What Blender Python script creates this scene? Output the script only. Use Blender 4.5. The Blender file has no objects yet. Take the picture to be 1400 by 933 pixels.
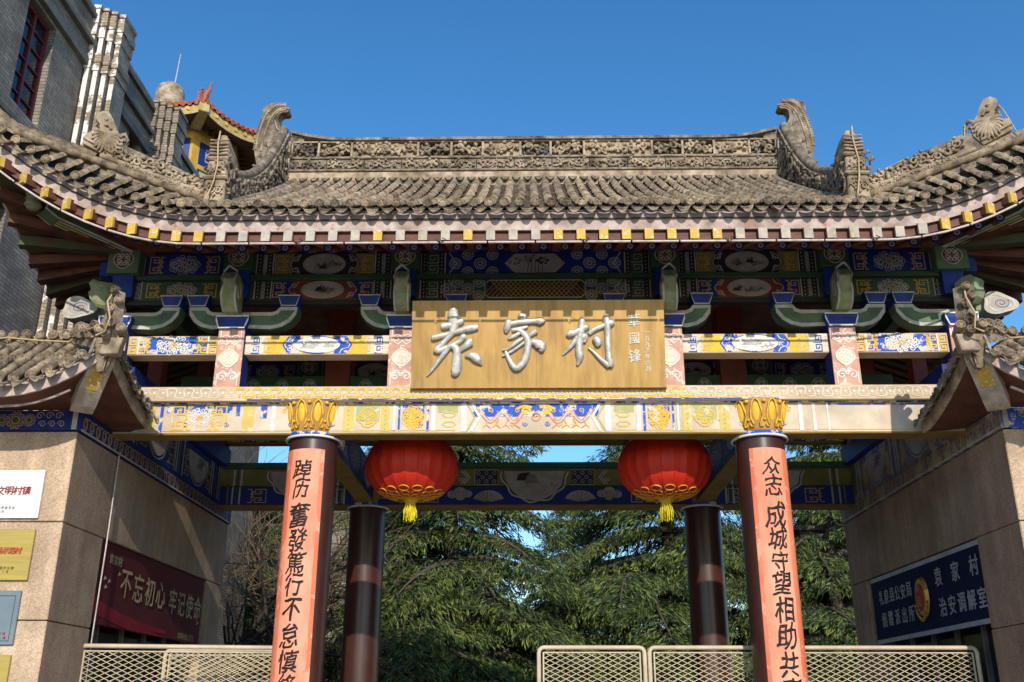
import bpy, bmesh, math, random
import numpy as np
from mathutils import Vector, Matrix
from mathutils.geometry import tessellate_polygon
random.seed(7); rng = np.random.default_rng(7)
R = math.radians; PI = math.pi
S = bpy.context.scene; COL = S.collection
# ------------------------------------------------ camera
cd = bpy.data.cameras.new('camera'); cam = bpy.data.objects.new('camera', cd); COL.objects.link(cam); S.camera = cam
cd.sensor_width = 36; cd.lens = 1355/1400*36; cd.clip_start = .1; cd.clip_end = 3000
cam.matrix_world = (Matrix.Translation((-.0854, 0, 1.6)) @ Matrix.Rotation(.018, 4, 'Z')
                    @ Matrix.Rotation(PI/2 + .3575, 4, 'X') @ Matrix.Rotation(.002, 4, 'Z'))
# ------------------------------------------------ daylight
SUN_EL, SUN_AZ = R(25.0), R(6.8)          # azimuth: degrees right of straight behind the camera
W = bpy.data.worlds.new('World'); S.world = W; W.use_nodes = True
nt = W.node_tree; nt.nodes.clear()
sk = nt.nodes.new('ShaderNodeTexSky'); sk.sky_type = 'NISHITA'; sk.sun_disc = False
sk.sun_elevation = SUN_EL; sk.sun_rotation = PI - SUN_AZ
sk.air_density = 1.0; sk.dust_density = .3; sk.ozone_density = 2.0; sk.altitude = 400
hs = nt.nodes.new('ShaderNodeHueSaturation'); hs.inputs['Saturation'].default_value = 1.31; hs.inputs['Value'].default_value = 1.35
bg = nt.nodes.new('ShaderNodeBackground'); bg.inputs['Strength'].default_value = .15
wo = nt.nodes.new('ShaderNodeOutputWorld')
nt.links.new(sk.outputs[0], hs.inputs['Color']); nt.links.new(hs.outputs[0], bg.inputs['Color']); nt.links.new(bg.outputs[0], wo.inputs[0])
sl = bpy.data.lights.new('sun', 'SUN'); sl.energy = 4.2; sl.angle = R(.5); sl.color = (1, .93, .82)
so = bpy.data.objects.new('sun', sl); COL.objects.link(so)
d = Vector((math.sin(SUN_AZ)*math.cos(SUN_EL), -math.cos(SUN_AZ)*math.cos(SUN_EL), math.sin(SUN_EL)))
so.rotation_euler = d.to_track_quat('Z', 'Y').to_euler()
S.view_settings.view_transform = 'Standard'; S.view_settings.look = 'None'; S.view_settings.exposure = 0; S.view_settings.gamma = 1
S.render.engine = 'CYCLES'
S.cycles.max_bounces = 6; S.cycles.diffuse_bounces = 3; S.cycles.glossy_bounces = 2; S.cycles.transparent_max_bounces = 4

# ------------------------------------------------ materials
MATS = {}
def lin(h):
    h = h.lstrip('#'); c = [int(h[i:i+2], 16)/255 for i in (0, 2, 4)]
    return tuple((x/12.92 if x <= .04045 else ((x+.055)/1.055)**2.4) for x in c)
def mat(name, rgb, rough=.75, rgb2=None, scale=4., chip=None, chipc=(.66, .60, .50), chips=9., grime=0., bump=.15, bscale=60., metal=0., rnd=.0, stretch=(1, 1, 1), spec=.35, kind=None, trans=0):
    """procedural surface: two-tone noise, paint chips down to the ground coat, blotchy dirt, fine relief"""
    if name in MATS: return MATS[name]
    m = bpy.data.materials.new(name); m.use_nodes = True; t = m.node_tree; N = t.nodes; L = t.links
    b = N['Principled BSDF']; b.inputs['Roughness'].default_value = rough; b.inputs['Metallic'].default_value = metal
    b.inputs['Specular IOR Level'].default_value = spec
    g = N.new('ShaderNodeNewGeometry'); mp = N.new('ShaderNodeMapping'); mp.inputs['Scale'].default_value = stretch
    L.new(g.outputs['Position'], mp.inputs['Vector']); V = mp.outputs[0]
    if rgb2 is None: rgb2 = tuple(c*.72 for c in rgb)
    n1 = N.new('ShaderNodeTexNoise'); n1.inputs['Scale'].default_value = scale; n1.inputs['Detail'].default_value = 5; n1.inputs['Roughness'].default_value = .65
    L.new(V, n1.inputs['Vector'])
    rp = N.new('ShaderNodeMapRange'); rp.inputs[1].default_value = .35; rp.inputs[2].default_value = .65; L.new(n1.outputs[0], rp.inputs[0])
    mx = N.new('ShaderNodeMix'); mx.data_type = 'RGBA'; mx.inputs[6].default_value = (*rgb2, 1); mx.inputs[7].default_value = (*rgb, 1)
    L.new(rp.outputs[0], mx.inputs[0]); out = mx.outputs[2]
    if kind == 'brick':
        sx = N.new('ShaderNodeSeparateXYZ'); L.new(g.outputs['Position'], sx.inputs[0])
        ad = N.new('ShaderNodeMath'); L.new(sx.outputs[0], ad.inputs[0]); L.new(sx.outputs[1], ad.inputs[1])
        cx = N.new('ShaderNodeCombineXYZ'); L.new(ad.outputs[0], cx.inputs[0]); L.new(sx.outputs[2], cx.inputs[1])
        br = N.new('ShaderNodeTexBrick'); br.inputs['Scale'].default_value = 1; br.inputs['Brick Width'].default_value = .26; br.inputs['Row Height'].default_value = .068
        br.inputs['Mortar Size'].default_value = .007; br.inputs['Mortar'].default_value = (*[c*.55 for c in rgb2], 1)
        br.inputs['Bias'].default_value = .1
        L.new(cx.outputs[0], br.inputs['Vector']); L.new(out, br.inputs['Color1'])
        mu = N.new('ShaderNodeMix'); mu.data_type = 'RGBA'; mu.blend_type = 'MULTIPLY'; mu.inputs[0].default_value = 1; mu.inputs[7].default_value = (.72, .72, .73, 1)
        L.new(out, mu.inputs[6]); L.new(mu.outputs[2], br.inputs['Color2']); out = br.outputs[0]; brick = br.outputs[1]
    if rnd:
        oi = N.new('ShaderNodeObjectInfo'); mr = N.new('ShaderNodeMapRange'); mr.inputs[3].default_value = 1-rnd; mr.inputs[4].default_value = 1+rnd
        L.new(oi.outputs['Random'], mr.inputs[0]); vm = N.new('ShaderNodeVectorMath'); vm.operation = 'SCALE'
        L.new(out, vm.inputs[0]); L.new(mr.outputs[0], vm.inputs['Scale']); out = vm.outputs[0]
    if grime:
        n3 = N.new('ShaderNodeTexNoise'); n3.inputs['Scale'].default_value = scale*.45+.6; n3.inputs['Detail'].default_value = 6; L.new(V, n3.inputs['Vector'])
        r3 = N.new('ShaderNodeMapRange'); r3.inputs[1].default_value = .45; r3.inputs[2].default_value = .7; r3.inputs[3].default_value = 0; r3.inputs[4].default_value = grime
        L.new(n3.outputs[0], r3.inputs[0]); m3 = N.new('ShaderNodeMix'); m3.data_type = 'RGBA'; m3.blend_type = 'MULTIPLY'; m3.inputs[7].default_value = (.42, .37, .31, 1)
        L.new(r3.outputs[0], m3.inputs[0]); L.new(out, m3.inputs[6]); out = m3.outputs[2]
    if chip is not None:
        n2 = N.new('ShaderNodeTexNoise'); n2.inputs['Scale'].default_value = chips; n2.inputs['Detail'].default_value = 9; n2.inputs['Roughness'].default_value = .72; L.new(g.outputs['Position'], n2.inputs['Vector'])
        r2 = N.new('ShaderNodeMapRange'); th = .72 - .42*chip; r2.inputs[1].default_value = th; r2.inputs[2].default_value = th+.03; L.new(n2.outputs[0], r2.inputs[0])
        m2 = N.new('ShaderNodeMix'); m2.data_type = 'RGBA'; m2.inputs[7].default_value = (*chipc, 1); L.new(r2.outputs[0], m2.inputs[0]); L.new(out, m2.inputs[6]); out = m2.outputs[2]
    L.new(out, b.inputs['Base Color'])
    if bump:
        nb = N.new('ShaderNodeTexNoise'); nb.inputs['Scale'].default_value = bscale; nb.inputs['Detail'].default_value = 4; L.new(V, nb.inputs['Vector'])
        bp = N.new('ShaderNodeBump'); bp.inputs['Strength'].default_value = bump; bp.inputs['Distance'].default_value = .01
        if kind == 'brick':
            su = N.new('ShaderNodeMath'); su.operation = 'MULTIPLY_ADD'; su.inputs[1].default_value = -2.2; L.new(brick, su.inputs[0]); L.new(nb.outputs[0], su.inputs[2]); L.new(su.outputs[0], bp.inputs['Height'])
            bp.inputs['Distance'].default_value = .02
        else: L.new(nb.outputs[0], bp.inputs['Height'])
        L.new(bp.outputs[0], b.inputs['Normal'])
    if trans:
        tr = N.new('ShaderNodeBsdfTranslucent'); L.new(out, tr.inputs[0]); ms = N.new('ShaderNodeMixShader'); ms.inputs[0].default_value = trans
        L.new(b.outputs[0], ms.inputs[1]); L.new(tr.outputs[0], ms.inputs[2]); L.new(ms.outputs[0], N['Material Output'].inputs[0])
    MATS[name] = m; return m
def speckle(name, rgb, rough=.85):
    """pebbly bush-hammered stone: coarse grains of several tones, water streaks"""
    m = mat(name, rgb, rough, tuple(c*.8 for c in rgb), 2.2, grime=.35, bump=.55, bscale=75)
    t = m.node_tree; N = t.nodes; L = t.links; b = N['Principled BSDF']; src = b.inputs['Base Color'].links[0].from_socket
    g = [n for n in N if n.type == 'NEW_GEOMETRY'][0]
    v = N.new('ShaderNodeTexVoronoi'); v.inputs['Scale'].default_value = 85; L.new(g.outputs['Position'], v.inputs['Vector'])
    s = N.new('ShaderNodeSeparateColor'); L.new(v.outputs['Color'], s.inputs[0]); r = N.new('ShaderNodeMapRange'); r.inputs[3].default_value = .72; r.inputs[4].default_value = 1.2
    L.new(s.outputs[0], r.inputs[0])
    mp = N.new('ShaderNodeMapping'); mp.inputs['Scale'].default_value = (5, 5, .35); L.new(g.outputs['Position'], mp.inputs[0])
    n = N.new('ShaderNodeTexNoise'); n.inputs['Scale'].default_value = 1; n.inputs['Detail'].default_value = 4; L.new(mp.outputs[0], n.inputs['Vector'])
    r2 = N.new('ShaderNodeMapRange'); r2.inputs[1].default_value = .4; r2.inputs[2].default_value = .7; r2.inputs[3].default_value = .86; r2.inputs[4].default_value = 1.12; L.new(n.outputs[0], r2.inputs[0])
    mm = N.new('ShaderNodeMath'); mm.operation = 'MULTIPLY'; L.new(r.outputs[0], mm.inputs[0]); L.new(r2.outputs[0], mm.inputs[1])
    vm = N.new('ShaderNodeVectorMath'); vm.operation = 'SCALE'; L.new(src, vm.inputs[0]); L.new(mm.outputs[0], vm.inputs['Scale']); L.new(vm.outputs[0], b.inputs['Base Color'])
    return m
CC = (.64, .55, .43)      # old ground coat that shows where paint has flaked
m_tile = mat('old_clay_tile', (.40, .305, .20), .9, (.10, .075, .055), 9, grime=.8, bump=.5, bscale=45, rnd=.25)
m_tiled = mat('pan_clay_tile', (.12, .09, .065), .92, (.04, .03, .025), 9, grime=.6, bump=.5, bscale=45, rnd=.2)  # darkened so the gaps between tile rows carry shade in their colour
m_carv = mat('carved_grey_brick', (.52, .41, .285), .9, (.23, .175, .12), 6, grime=.9, bump=.45, bscale=50, rnd=.06)
m_carvd = mat('weathered_carving', (.36, .29, .21), .92, (.10, .08, .06), 7, grime=.9, bump=.6, bscale=40)
m_eave = mat('faded_pink_board', (.56, .455, .41), .85, (.36, .26, .22), 6, chip=.30, chipc=(.34, .18, .13), chips=9, grime=.6)
m_brown = mat('red_brown_wood', (.16, .055, .03), .6, (.075, .028, .018), 4, grime=.4, stretch=(1, 1, 4))
m_soff = mat('dark_soffit', (.17, .075, .045), .7, (.085, .04, .028), 3, grime=.4)
m_soffg = mat('green_soffit', (.07, .09, .045), .7, (.10, .05, .03), 3, grime=.3)
m_yel = mat('yellow_end_paint', (.60, .40, .05), .65, (.50, .31, .05), 9, chip=.36, chipc=(.66, .62, .55), chips=20)
m_whe = mat('worn_white_end_paint', (.52, .47, .40), .75, (.38, .32, .27), 9, grime=.5, chip=.30, chipc=(.70, .52, .05), chips=14)
# sheltered paint (strong colour) and exposed paint (flaked)
def pair(nm, rgb, worn, rough=.55):
    mat(nm, rgb, rough, tuple(c*.75 for c in rgb), 5, chip=.02, grime=.35, bump=.1)
    mat(nm+'_worn', worn, .7, tuple(c*.88 for c in worn), 7, chip=(.46 if nm == 'blue' else .36), chipc=CC, chips=6.5, grime=.12, bump=.1)
pair('blue', (.010, .026, .20), (.02, .09, .50)); pair('green', (.045, .09, .042), (.42, .42, .18)); pair('gold', (.58, .36, .05), (.78, .47, .04))
pair('white', (.50, .46, .40), (.78, .74, .66)); pair('red', (.22, .045, .03), (.62, .26, .15)); pair('black', (.03, .025, .025), (.30, .28, .28))
pair('olive', (.20, .17, .035), (.62, .47, .12)); pair('pale', (.42, .36, .32), (.72, .66, .58)); pair('cream', (.50, .44, .34), (.74, .62, .45))
m_lime = mat('pale_green_paint', (.34, .36, .21), .55, (.17, .22, .11), 6, grime=.3)
m_rim = mat('grey_white_outline', (.56, .54, .46), .65, (.40, .38, .32), 8, grime=.5)
m_gr = mat('bracket_green', (.125, .18, .095), .6, (.08, .125, .065), 5, grime=.5)
m_bl = mat('bracket_blue', (.014, .045, .29), .6, (.010, .025, .17), 6, chip=.12, chipc=(.45, .45, .48), grime=.3)
m_pink = mat('pink_post_paint', (.62, .34, .26), .75, (.50, .25, .19), 7, chip=.40, chipc=(.72, .58, .48), chips=8)
m_capb = mat('cream_cap_paint', (.68, .55, .38), .75, (.56, .42, .28), 2.2, grime=.35, bump=.15)
m_beamb = mat('flaked_beam_ground', (.66, .56, .43), .75, (.54, .43, .30), 2.5, chip=.16, chipc=(.02, .09, .40), chips=5, grime=.3)
m_blworn = mat('flaking_blue', (.02, .08, .48), .7, (.015, .06, .40), 7, chip=.56, chipc=(.76, .70, .60), chips=6)
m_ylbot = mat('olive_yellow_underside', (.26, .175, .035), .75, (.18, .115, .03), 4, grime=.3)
m_col = mat('maroon_lacquer', (.065, .022, .017), .32, (.045, .016, .013), 3, grime=.1, bump=.03, spec=.5)
m_cap = mat('lotus_ochre', (.50, .27, .085), .75, (.38, .19, .06), 8, grime=.3)
m_capy = mat('lotus_yellow', (.82, .50, .03), .6, (.70, .40, .03), 10, grime=.2)
m_coral = mat('coral_paper', (.86, .37, .235), .8, (.78, .23, .13), 1.8, grime=.0, stretch=(2.2, 1, .8), bump=.1)
m_coral2 = mat('coral_paper_border', (.80, .235, .12), .8, (.72, .16, .07), 1.4, chip=.42, chipc=(.85, .36, .23), chips=3, stretch=(2.2, 1, .8), bump=.1)
m_ink = mat('black_ink', (.02, .015, .012), .7)
m_brass = mat('brushed_brass_board', (.45, .27, .08), .42, (.37, .22, .065), 3, grime=.5, stretch=(5, 5, .3), bump=.06, metal=.25)
m_silver2 = mat('tarnished_silver_letters', (.60, .57, .50), .45, (.40, .37, .31), 20, metal=.2)
m_silver = mat('silver_leaf_letters', (.60, .57, .52), .42, (.36, .34, .31), 16, grime=.3, metal=.3, bump=.2)
m_lan = mat('red_lantern_silk', (.70, .035, .012), .5, (.50, .022, .01), 2, bump=.5, bscale=14, stretch=(1, 1, .35), trans=.05)
m_lang = mat('gold_filigree', (.75, .42, .04), .5, (.55, .25, .02), 14)
m_tas = mat('yellow_tassel_thread', (.90, .78, .02), .7, (.75, .60, .02), 20)
m_gran = speckle('speckled_render', (.62, .445, .295))
m_gran_shade = speckle('speckled_render_shade', (.37, .27, .19))  # same render, with shade of the side and inner faces put into its colour
m_mortar = mat('dark_joint', (.07, .055, .04), .9)
m_brick = mat('grey_brick', (.46, .385, .31), .7, (.21, .18, .15), 1.6, chip=.16, chipc=(.40, .40, .42), chips=2.6, grime=.3, bump=.6, kind='brick')
m_brickl = mat('salt_stained_lit_brick', (.52, .41, .28), .85, (.36, .28, .19), 2, chip=.56, chipc=(.80, .77, .72), chips=1.7, grime=.2, bump=.6, kind='brick')  # salt stains, plus the sunlit tone of the pilaster fronts put into the colour
m_bricks = mat('pale_brick', (.46, .38, .28), .85, (.28, .23, .17), 2, chip=.2, chipc=(.60, .56, .5), chips=2.2, grime=.3, bump=.6, kind='brick')
m_lint = mat('stone_band', (.20, .185, .165), .85, (.12, .11, .10), 3, grime=.4, bump=.3)
m_wfr = mat('maroon_window_frame', (.20, .03, .035), .5, (.14, .02, .025), 4)
m_glass = mat('dark_glass', (.015, .018, .022), .08, (.012, .014, .018), 2, bump=0, spec=.6)
m_otile = mat('orange_glazed_tile', (.50, .15, .065), .5, (.30, .08, .035), 6, rnd=.15)
m_ywall = mat('yellow_plaster', (.58, .37, .06), .8, (.42, .26, .05), 3)
m_ytrim = mat('faded_yellow_trim', (.50, .40, .19), .8, (.38, .27, .10), 5, chip=.3)
m_metal = mat('beige_painted_steel', (.58, .48, .33), .5, (.46, .37, .25), 5, chip=.06, chipc=(.22, .12, .07), grime=.25)
m_wire = mat('beige_mesh_wire', (.58, .47, .29), .5, (.42, .33, .20), 5, grime=.3)
m_blackc = mat('black_cable', (.03, .03, .03), .6); m_whitec = mat('white_light_tube', (.62, .54, .50), .5, (.42, .34, .30), 12)
m_rope = mat('tan_cable', (.55, .40, .22), .6, (.40, .28, .15), 8)
m_bark = mat('mottled_bark', (.13, .10, .07), .95, (.05, .04, .03), 6, bump=.6, stretch=(3, 3, .7))
m_barkd = mat('dark_bark', (.055, .042, .032), .95, (.03, .022, .018), 6, bump=.6)
m_twig = mat('dry_twigs', (.21, .155, .085), .9, (.11, .08, .05), 6)
m_pave = mat('grey_paving', (.44, .39, .33), .9, (.34, .30, .25), 1, grime=.3)
m_soil = mat('earth', (.16, .13, .09), .95, (.10, .08, .05), 2)
m_wsign = mat('white_enamel', (.80, .79, .76), .35, (.74, .73, .70), 2, bump=.02)
m_gsign = mat('brushed_gold_plate', (.52, .38, .10), .38, (.40, .29, .075), 3, metal=.35, stretch=(.5, 1, 12), bump=.05)
m_bsign = mat('slate_blue_plate', (.17, .22, .25), .4, (.14, .18, .21), 2, bump=.03)
m_redp = mat('red_lettering', (.62, .04, .03), .6); m_maroonp = mat('maroon_lettering', (.40, .03, .05), .6)
m_banner = mat('maroon_banner', (.10, .008, .012), .7, (.07, .006, .009), 1.2, bump=.06)
m_bannerr = mat('bright_red_print', (.24, .008, .02), .6); m_bant = mat('pale_gold_lettering', (.46, .36, .22), .6)
m_navy = mat('navy_sign', (.008, .012, .05), .75, (.007, .010, .04), 2, bump=.02, spec=.15); m_silt = mat('silver_lettering', (.46, .47, .52), .45, metal=.2)
m_badge = mat('badge_gold', (.60, .36, .06), .35, (.45, .25, .04), 9, metal=.5); m_badr = mat('badge_red', (.40, .02, .02), .4)
m_purple = mat('purple_print', (.10, .05, .30), .5)
def leafmat(name, a, b):
    m = mat(name, a, .65, b, 1.1, bump=0, trans=.25, spec=.2); return m
m_leaf = [leafmat('needles_yellow_green', (.25, .285, .07), (.12, .16, .045)), leafmat('needles_mid_green', (.085, .125, .045), (.04, .07, .03)), leafmat('needles_dark_green', (.04, .07, .035), (.022, .04, .024))]  # yellow-green stands for sunlit highlights, put into the needle colour

# ------------------------------------------------ mesh builder
class MB:
    def __init__(s): s.v = []; s.f = []; s.m = []; s.s = []; s.mats = []
    def mi(s, m):
        if m not in s.mats: s.mats.append(m)
        return s.mats.index(m)
    def add(s, vs, fs, m, smooth=False):
        o = len(s.v); k = s.mi(m); s.v += [tuple(p) for p in vs]
        for f in fs: s.f.append(tuple(i+o for i in f)); s.m.append(k); s.s.append(smooth)
    def hexa(s, p, m):            # eight corners: bottom ring, top ring
        s.add(p, [(3, 2, 1, 0), (4, 5, 6, 7), (0, 1, 5, 4), (1, 2, 6, 5), (2, 3, 7, 6), (3, 0, 4, 7)], m)
    def box(s, x0, x1, y0, y1, z0, z1, m):
        s.hexa([(x0, y0, z0), (x1, y0, z0), (x1, y1, z0), (x0, y1, z0), (x0, y0, z1), (x1, y0, z1), (x1, y1, z1), (x0, y1, z1)], m)
    def prism(s, pts, fr, d0, d1, m, smooth=False):
        """polygon in frame (o,u,v,n) extruded from depth d0 to d1 along n"""
        o, u, v, n = fr; k = len(pts)
        a = [o+u*x+v*y+n*d0 for x, y in pts]; b = [o+u*x+v*y+n*d1 for x, y in pts]
        tr = tessellate_polygon([[Vector((x, y, 0)) for x, y in pts]])
        s.add(a+b, [(i, (i+1) % k, k+(i+1) % k, k+i) for i in range(k)], m, smooth)
        s.add(a, [t for t in tr], m); s.add(b, [t[::-1] for t in tr], m)
    def tube(s, path, r, m, n=8, cap=True, sy=1., smooth=True, up=Vector((0, 0, 1))):
        P = [Vector(p) for p in path]; k = len(P); rs = r if isinstance(r, (list, tuple)) else [r]*k; vs = []
        for i, p in enumerate(P):
            t = (P[min(i+1, k-1)]-P[max(i-1, 0)])
            t = t.normalized() if t.length > 1e-9 else Vector((1, 0, 0))
            a = up.cross(t)
            if a.length < 1e-3: a = Vector((1, 0, 0)).cross(t)
            a.normalize(); b = t.cross(a)
            for j in range(n):
                w = 2*PI*j/n; vs.append(p+a*(math.cos(w)*rs[i])+b*(math.sin(w)*rs[i]*sy))
        fs = [(i*n+j, i*n+(j+1) % n, (i+1)*n+(j+1) % n, (i+1)*n+j) for i in range(k-1) for j in range(n)]
        s.add(vs, fs, m, smooth)
        if cap: s.add(vs[:n], [tuple(range(n))[::-1]], m); s.add(vs[-n:], [tuple(range(n))], m)
    def lathe(s, prof, c, m, n=24, smooth=True, fn=None):
        vs = []
        for r, z in prof:
            for j in range(n):
                a = 2*PI*j/n; rr = r*(fn(a, z) if fn else 1); vs.append((c[0]+rr*math.cos(a), c[1]+rr*math.sin(a), c[2]+z))
        k = len(prof)
        s.add(vs, [(i*n+j, i*n+(j+1) % n, (i+1)*n+(j+1) % n, (i+1)*n+j) for i in range(k-1) for j in range(n)], m, smooth)
    def grid(s, fn, nu, nv, m, smooth=True):
        s.add([fn(i/nu, j/nv) for i in range(nu+1) for j in range(nv+1)], [(i*(nv+1)+j, (i+1)*(nv+1)+j, (i+1)*(nv+1)+j+1, i*(nv+1)+j+1) for i in range(nu) for j in range(nv)], m, smooth)
    def mesh(s, name):
        me = bpy.data.meshes.new(name); me.from_pydata(s.v, [], s.f)
        for m in s.mats: me.materials.append(m)
        me.polygons.foreach_set('material_index', s.m); me.polygons.foreach_set('use_smooth', s.s); me.update(); return me
def link(name, me, parent=None, loc=(0, 0, 0), rot=None, scale=None):
    o = bpy.data.objects.new(name, me); COL.objects.link(o); o.location = loc
    if rot: o.rotation_euler = rot
    if scale: o.scale = scale
    if parent: o.parent = parent; o.matrix_parent_inverse = Matrix.Translation(-parent.location)
    return o
def part(name, mb, parent=None, bevel=0, kind=None, label=None):
    o = link(name, mb.mesh(name), parent)
    if bevel:
        b = o.modifiers.new('bevel', 'BEVEL'); b.width = bevel; b.segments = 1; b.limit_method = 'ANGLE'; b.angle_limit = R(40)
    if kind: o['kind'] = kind
    if label: o['label'] = label
    return o
def tag(o, label, cat, group=None, kind=None):
    o['label'] = label; o['category'] = cat
    if group: o['group'] = group
    if kind: o['kind'] = kind
    return o
def thing(name, label, cat, group=None, loc=(0, 0, 0)):
    o = bpy.data.objects.new(name, None); COL.objects.link(o); o.location = loc; o.empty_display_size = .2
    return tag(o, label, cat, group)
V3 = Vector
def frame(o, u, v):
    u = V3(u).normalized(); v = V3(v).normalized(); return (V3(o), u, v, u.cross(v))
FRONT = lambda x, y, z: frame((x, y, z), (1, 0, 0), (0, 0, 1))     # n = -Y, towards the camera

# ------------------------------------------------ painted line work: thin raised paint on a board
class Paint:
    def __init__(s, fr, worn=False):
        s.mb = MB(); s.fr = fr; s.w = '_worn' if worn else ''; s.c = 0
    def M(s, c): return MATS.get(c+s.w) or MATS[c]
    def P(s, x, y, k): o, u, v, n = s.fr; return o+u*x+v*y+n*(.003+.0026*k+.00006*(s.c % 40))
    def fill(s, pts, c, k=0):
        s.c += 1; tr = tessellate_polygon([[V3((x, y, 0)) for x, y in pts]])
        s.mb.add([s.P(x, y, k) for x, y in pts], [t for t in tr], s.M(c))
    def rect(s, x0, y0, x1, y1, c, k=0): s.c += 1; s.mb.add([s.P(x0, y0, k), s.P(x1, y0, k), s.P(x1, y1, k), s.P(x0, y1, k)], [(0, 1, 2, 3)], s.M(c))
    def line(s, pts, w, c, k=1, closed=False):
        n = len(pts); s.c += 1
        if n < 2: return
        vs = []
        for i, (x, y) in enumerate(pts):
            if closed: a = pts[i-1]; b = pts[(i+1) % n]
            else: a = pts[max(i-1, 0)]; b = pts[min(i+1, n-1)]
            tx, ty = b[0]-a[0], b[1]-a[1]; l = math.hypot(tx, ty) or 1; nx, ny = -ty/l*w/2, tx/l*w/2
            vs += [s.P(x+nx, y+ny, k), s.P(x-nx, y-ny, k)]
        m = n if closed else n-1
        s.mb.add(vs, [(2*i, 2*i+1, (2*((i+1) % n))+1, 2*((i+1) % n)) for i in range(m)], s.M(c))
    def poly(s, pts, w, c, k=1):       # crisp corners
        for a, b in zip(pts[:-1], pts[1:]):
            l = math.hypot(b[0]-a[0], b[1]-a[1]) or 1; ex, ey = (b[0]-a[0])/l*w/2, (b[1]-a[1])/l*w/2
            s.line([(a[0]-ex, a[1]-ey), (b[0]+ex, b[1]+ey)], w, c, k)
    def circ(s, x, y, r, c, k=0, ry=None, n=20): ry = ry or r; s.fill([(x+r*math.cos(2*PI*i/n), y+ry*math.sin(2*PI*i/n)) for i in range(n)], c, k)
    def ring(s, x, y, r, w, c, k=1, ry=None, n=22): ry = ry or r; s.line([(x+r*math.cos(2*PI*i/n), y+ry*math.sin(2*PI*i/n)) for i in range(n)], w, c, k, True)
    def spiral(s, x, y, r, a0, turns, w, c, k=1, sgn=1, sy=1.):
        n = int(10*turns)+2; pts = []
        for i in range(n):
            t = i/(n-1); rr = r*(1-.85*t); a = a0+sgn*2*PI*turns*t; pts.append((x+rr*math.cos(a), y+rr*math.sin(a)*sy))
        s.line(pts, w, c, k)
    def pinwheel(s, x, y, r, c='white', clip=None):
        s.ring(x, y, r, .009, c); s.ring(x, y, r*.28, .008, c)
        for k in range(11):
            a = 2*PI*k/11; s.line([(x+r*f*math.cos(a+.9*f), y+r*f*math.sin(a+.9*f)) for f in (.3, .55, .8, 1)], .008, c)
    def ruyi(s, x, y, r, c='white', fillc=None, n=4, w=.011):
        if fillc: s.circ(x, y, r*1.02, fillc, 0)
        for k in range(n):
            a = 2*PI*k/n+PI/4
            for g in (-1, 1):
                cx, cy = x+r*.58*math.cos(a+g*.36), y+r*.58*math.sin(a+g*.36)
                s.spiral(cx, cy, r*.33, a-g*.6, 1.2, w, c, 2, -g)
            s.line([(x+r*.15*math.cos(a), y+r*.15*math.sin(a)), (x+r*.6*math.cos(a), y+r*.6*math.sin(a))], w, c, 2)
        pts = [(x+r*(.92+.12*abs(math.cos(t*2)))*math.cos(t), y+r*(.92+.12*abs(math.cos(t*2)))*math.sin(t)) for t in [2*PI*i/40 for i in range(40)]]
        s.line(pts, w*1.1, c, 2, True)
    def medallion(s, x, y, rx, ry, c='white', c2='gold', w=.009):
        for L, (f, n, q) in enumerate(((.80, 14, .19), (.45, 8, .22))):
            for k in range(n):
                a = 2*PI*k/n+L*.2; cx, cy = x+rx*f*math.cos(a), y+ry*f*math.sin(a); g = 1 if k % 2 else -1
                s.spiral(cx, cy, ry*q*1.7, a+PI*.6, 1.25, w, c, 1, g)
                s.line([(x+rx*(f-.28)*math.cos(a-.12*g), y+ry*(f-.28)*math.sin(a-.12*g)), (cx, cy)], w, c, 1)
        for k in range(6): a = k*PI/3; s.spiral(x+rx*.14*math.cos(a), y+ry*.2*math.sin(a), ry*.14, a, 1, w, c2, 2)
    def meander(s, x0, y0, x1, y1, c='white', w=.008, vert=True):
        W_, H_ = abs(x1-x0), abs(y1-y0); q = W_ if vert else H_; n = max(1, round((H_ if vert else W_)/q)); L = (H_ if vert else W_)/n
        sh = [(0, .05), (.95, .05), (.95, .8), (.25, .8), (.25, .35), (.65, .35), (.65, .58)]
        for i in range(n):
            for a in (sh,):
                pts = [((x0+W_*p, y0+(i+v)*L) if vert else (x0+(i+v)*L, y0+H_*p)) for p, v in a]; s.poly(pts, w, c, 3)
    def kui(s, x, y, w_, h, c='gold', flip=1, w=.010):
        for sy in (-1, 1):
            P = [(-.5, 0), (-.5, .46), (.1, .46), (.1, .14), (-.25, .14), (-.25, .3), (-.08, .3)]
            s.poly([(x+flip*a*w_, y+sy*b*h) for a, b in P], w, c)
            P = [(.1, .3), (.3, .3), (.3, .46), (.5, .46)]; s.poly([(x+flip*a*w_, y+sy*b*h) for a, b in P], w, c)
            s.spiral(x+flip*w_*.28, y+sy*h*.12, h*.13, 0, 1.2, w, c, 1)
    def ruyi_bracket(s, x, y, h, flip, c='white', c2='black'):
        for dd, cc, k in ((0, c, 1), (.02, c2, 2)):
            for sy in (-1, 1):
                s.line([(x+flip*(dd), y), (x+flip*(-.02+dd), y+sy*h*.16), (x+flip*(-.10+dd), y+sy*h*.26), (x+flip*(-.13+dd), y+sy*h*.47)], .011 if k == 1 else .006, cc, k)
        for sy in (-1, 1):
            s.spiral(x-flip*.075, y+sy*h*.22, h*.15, 0 if flip > 0 else PI, 1.3, .010, c, 1, sy*flip); s.spiral(x-flip*.10, y+sy*h*.38, h*.09, 0, 1.1, .008, c, 1)
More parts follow.
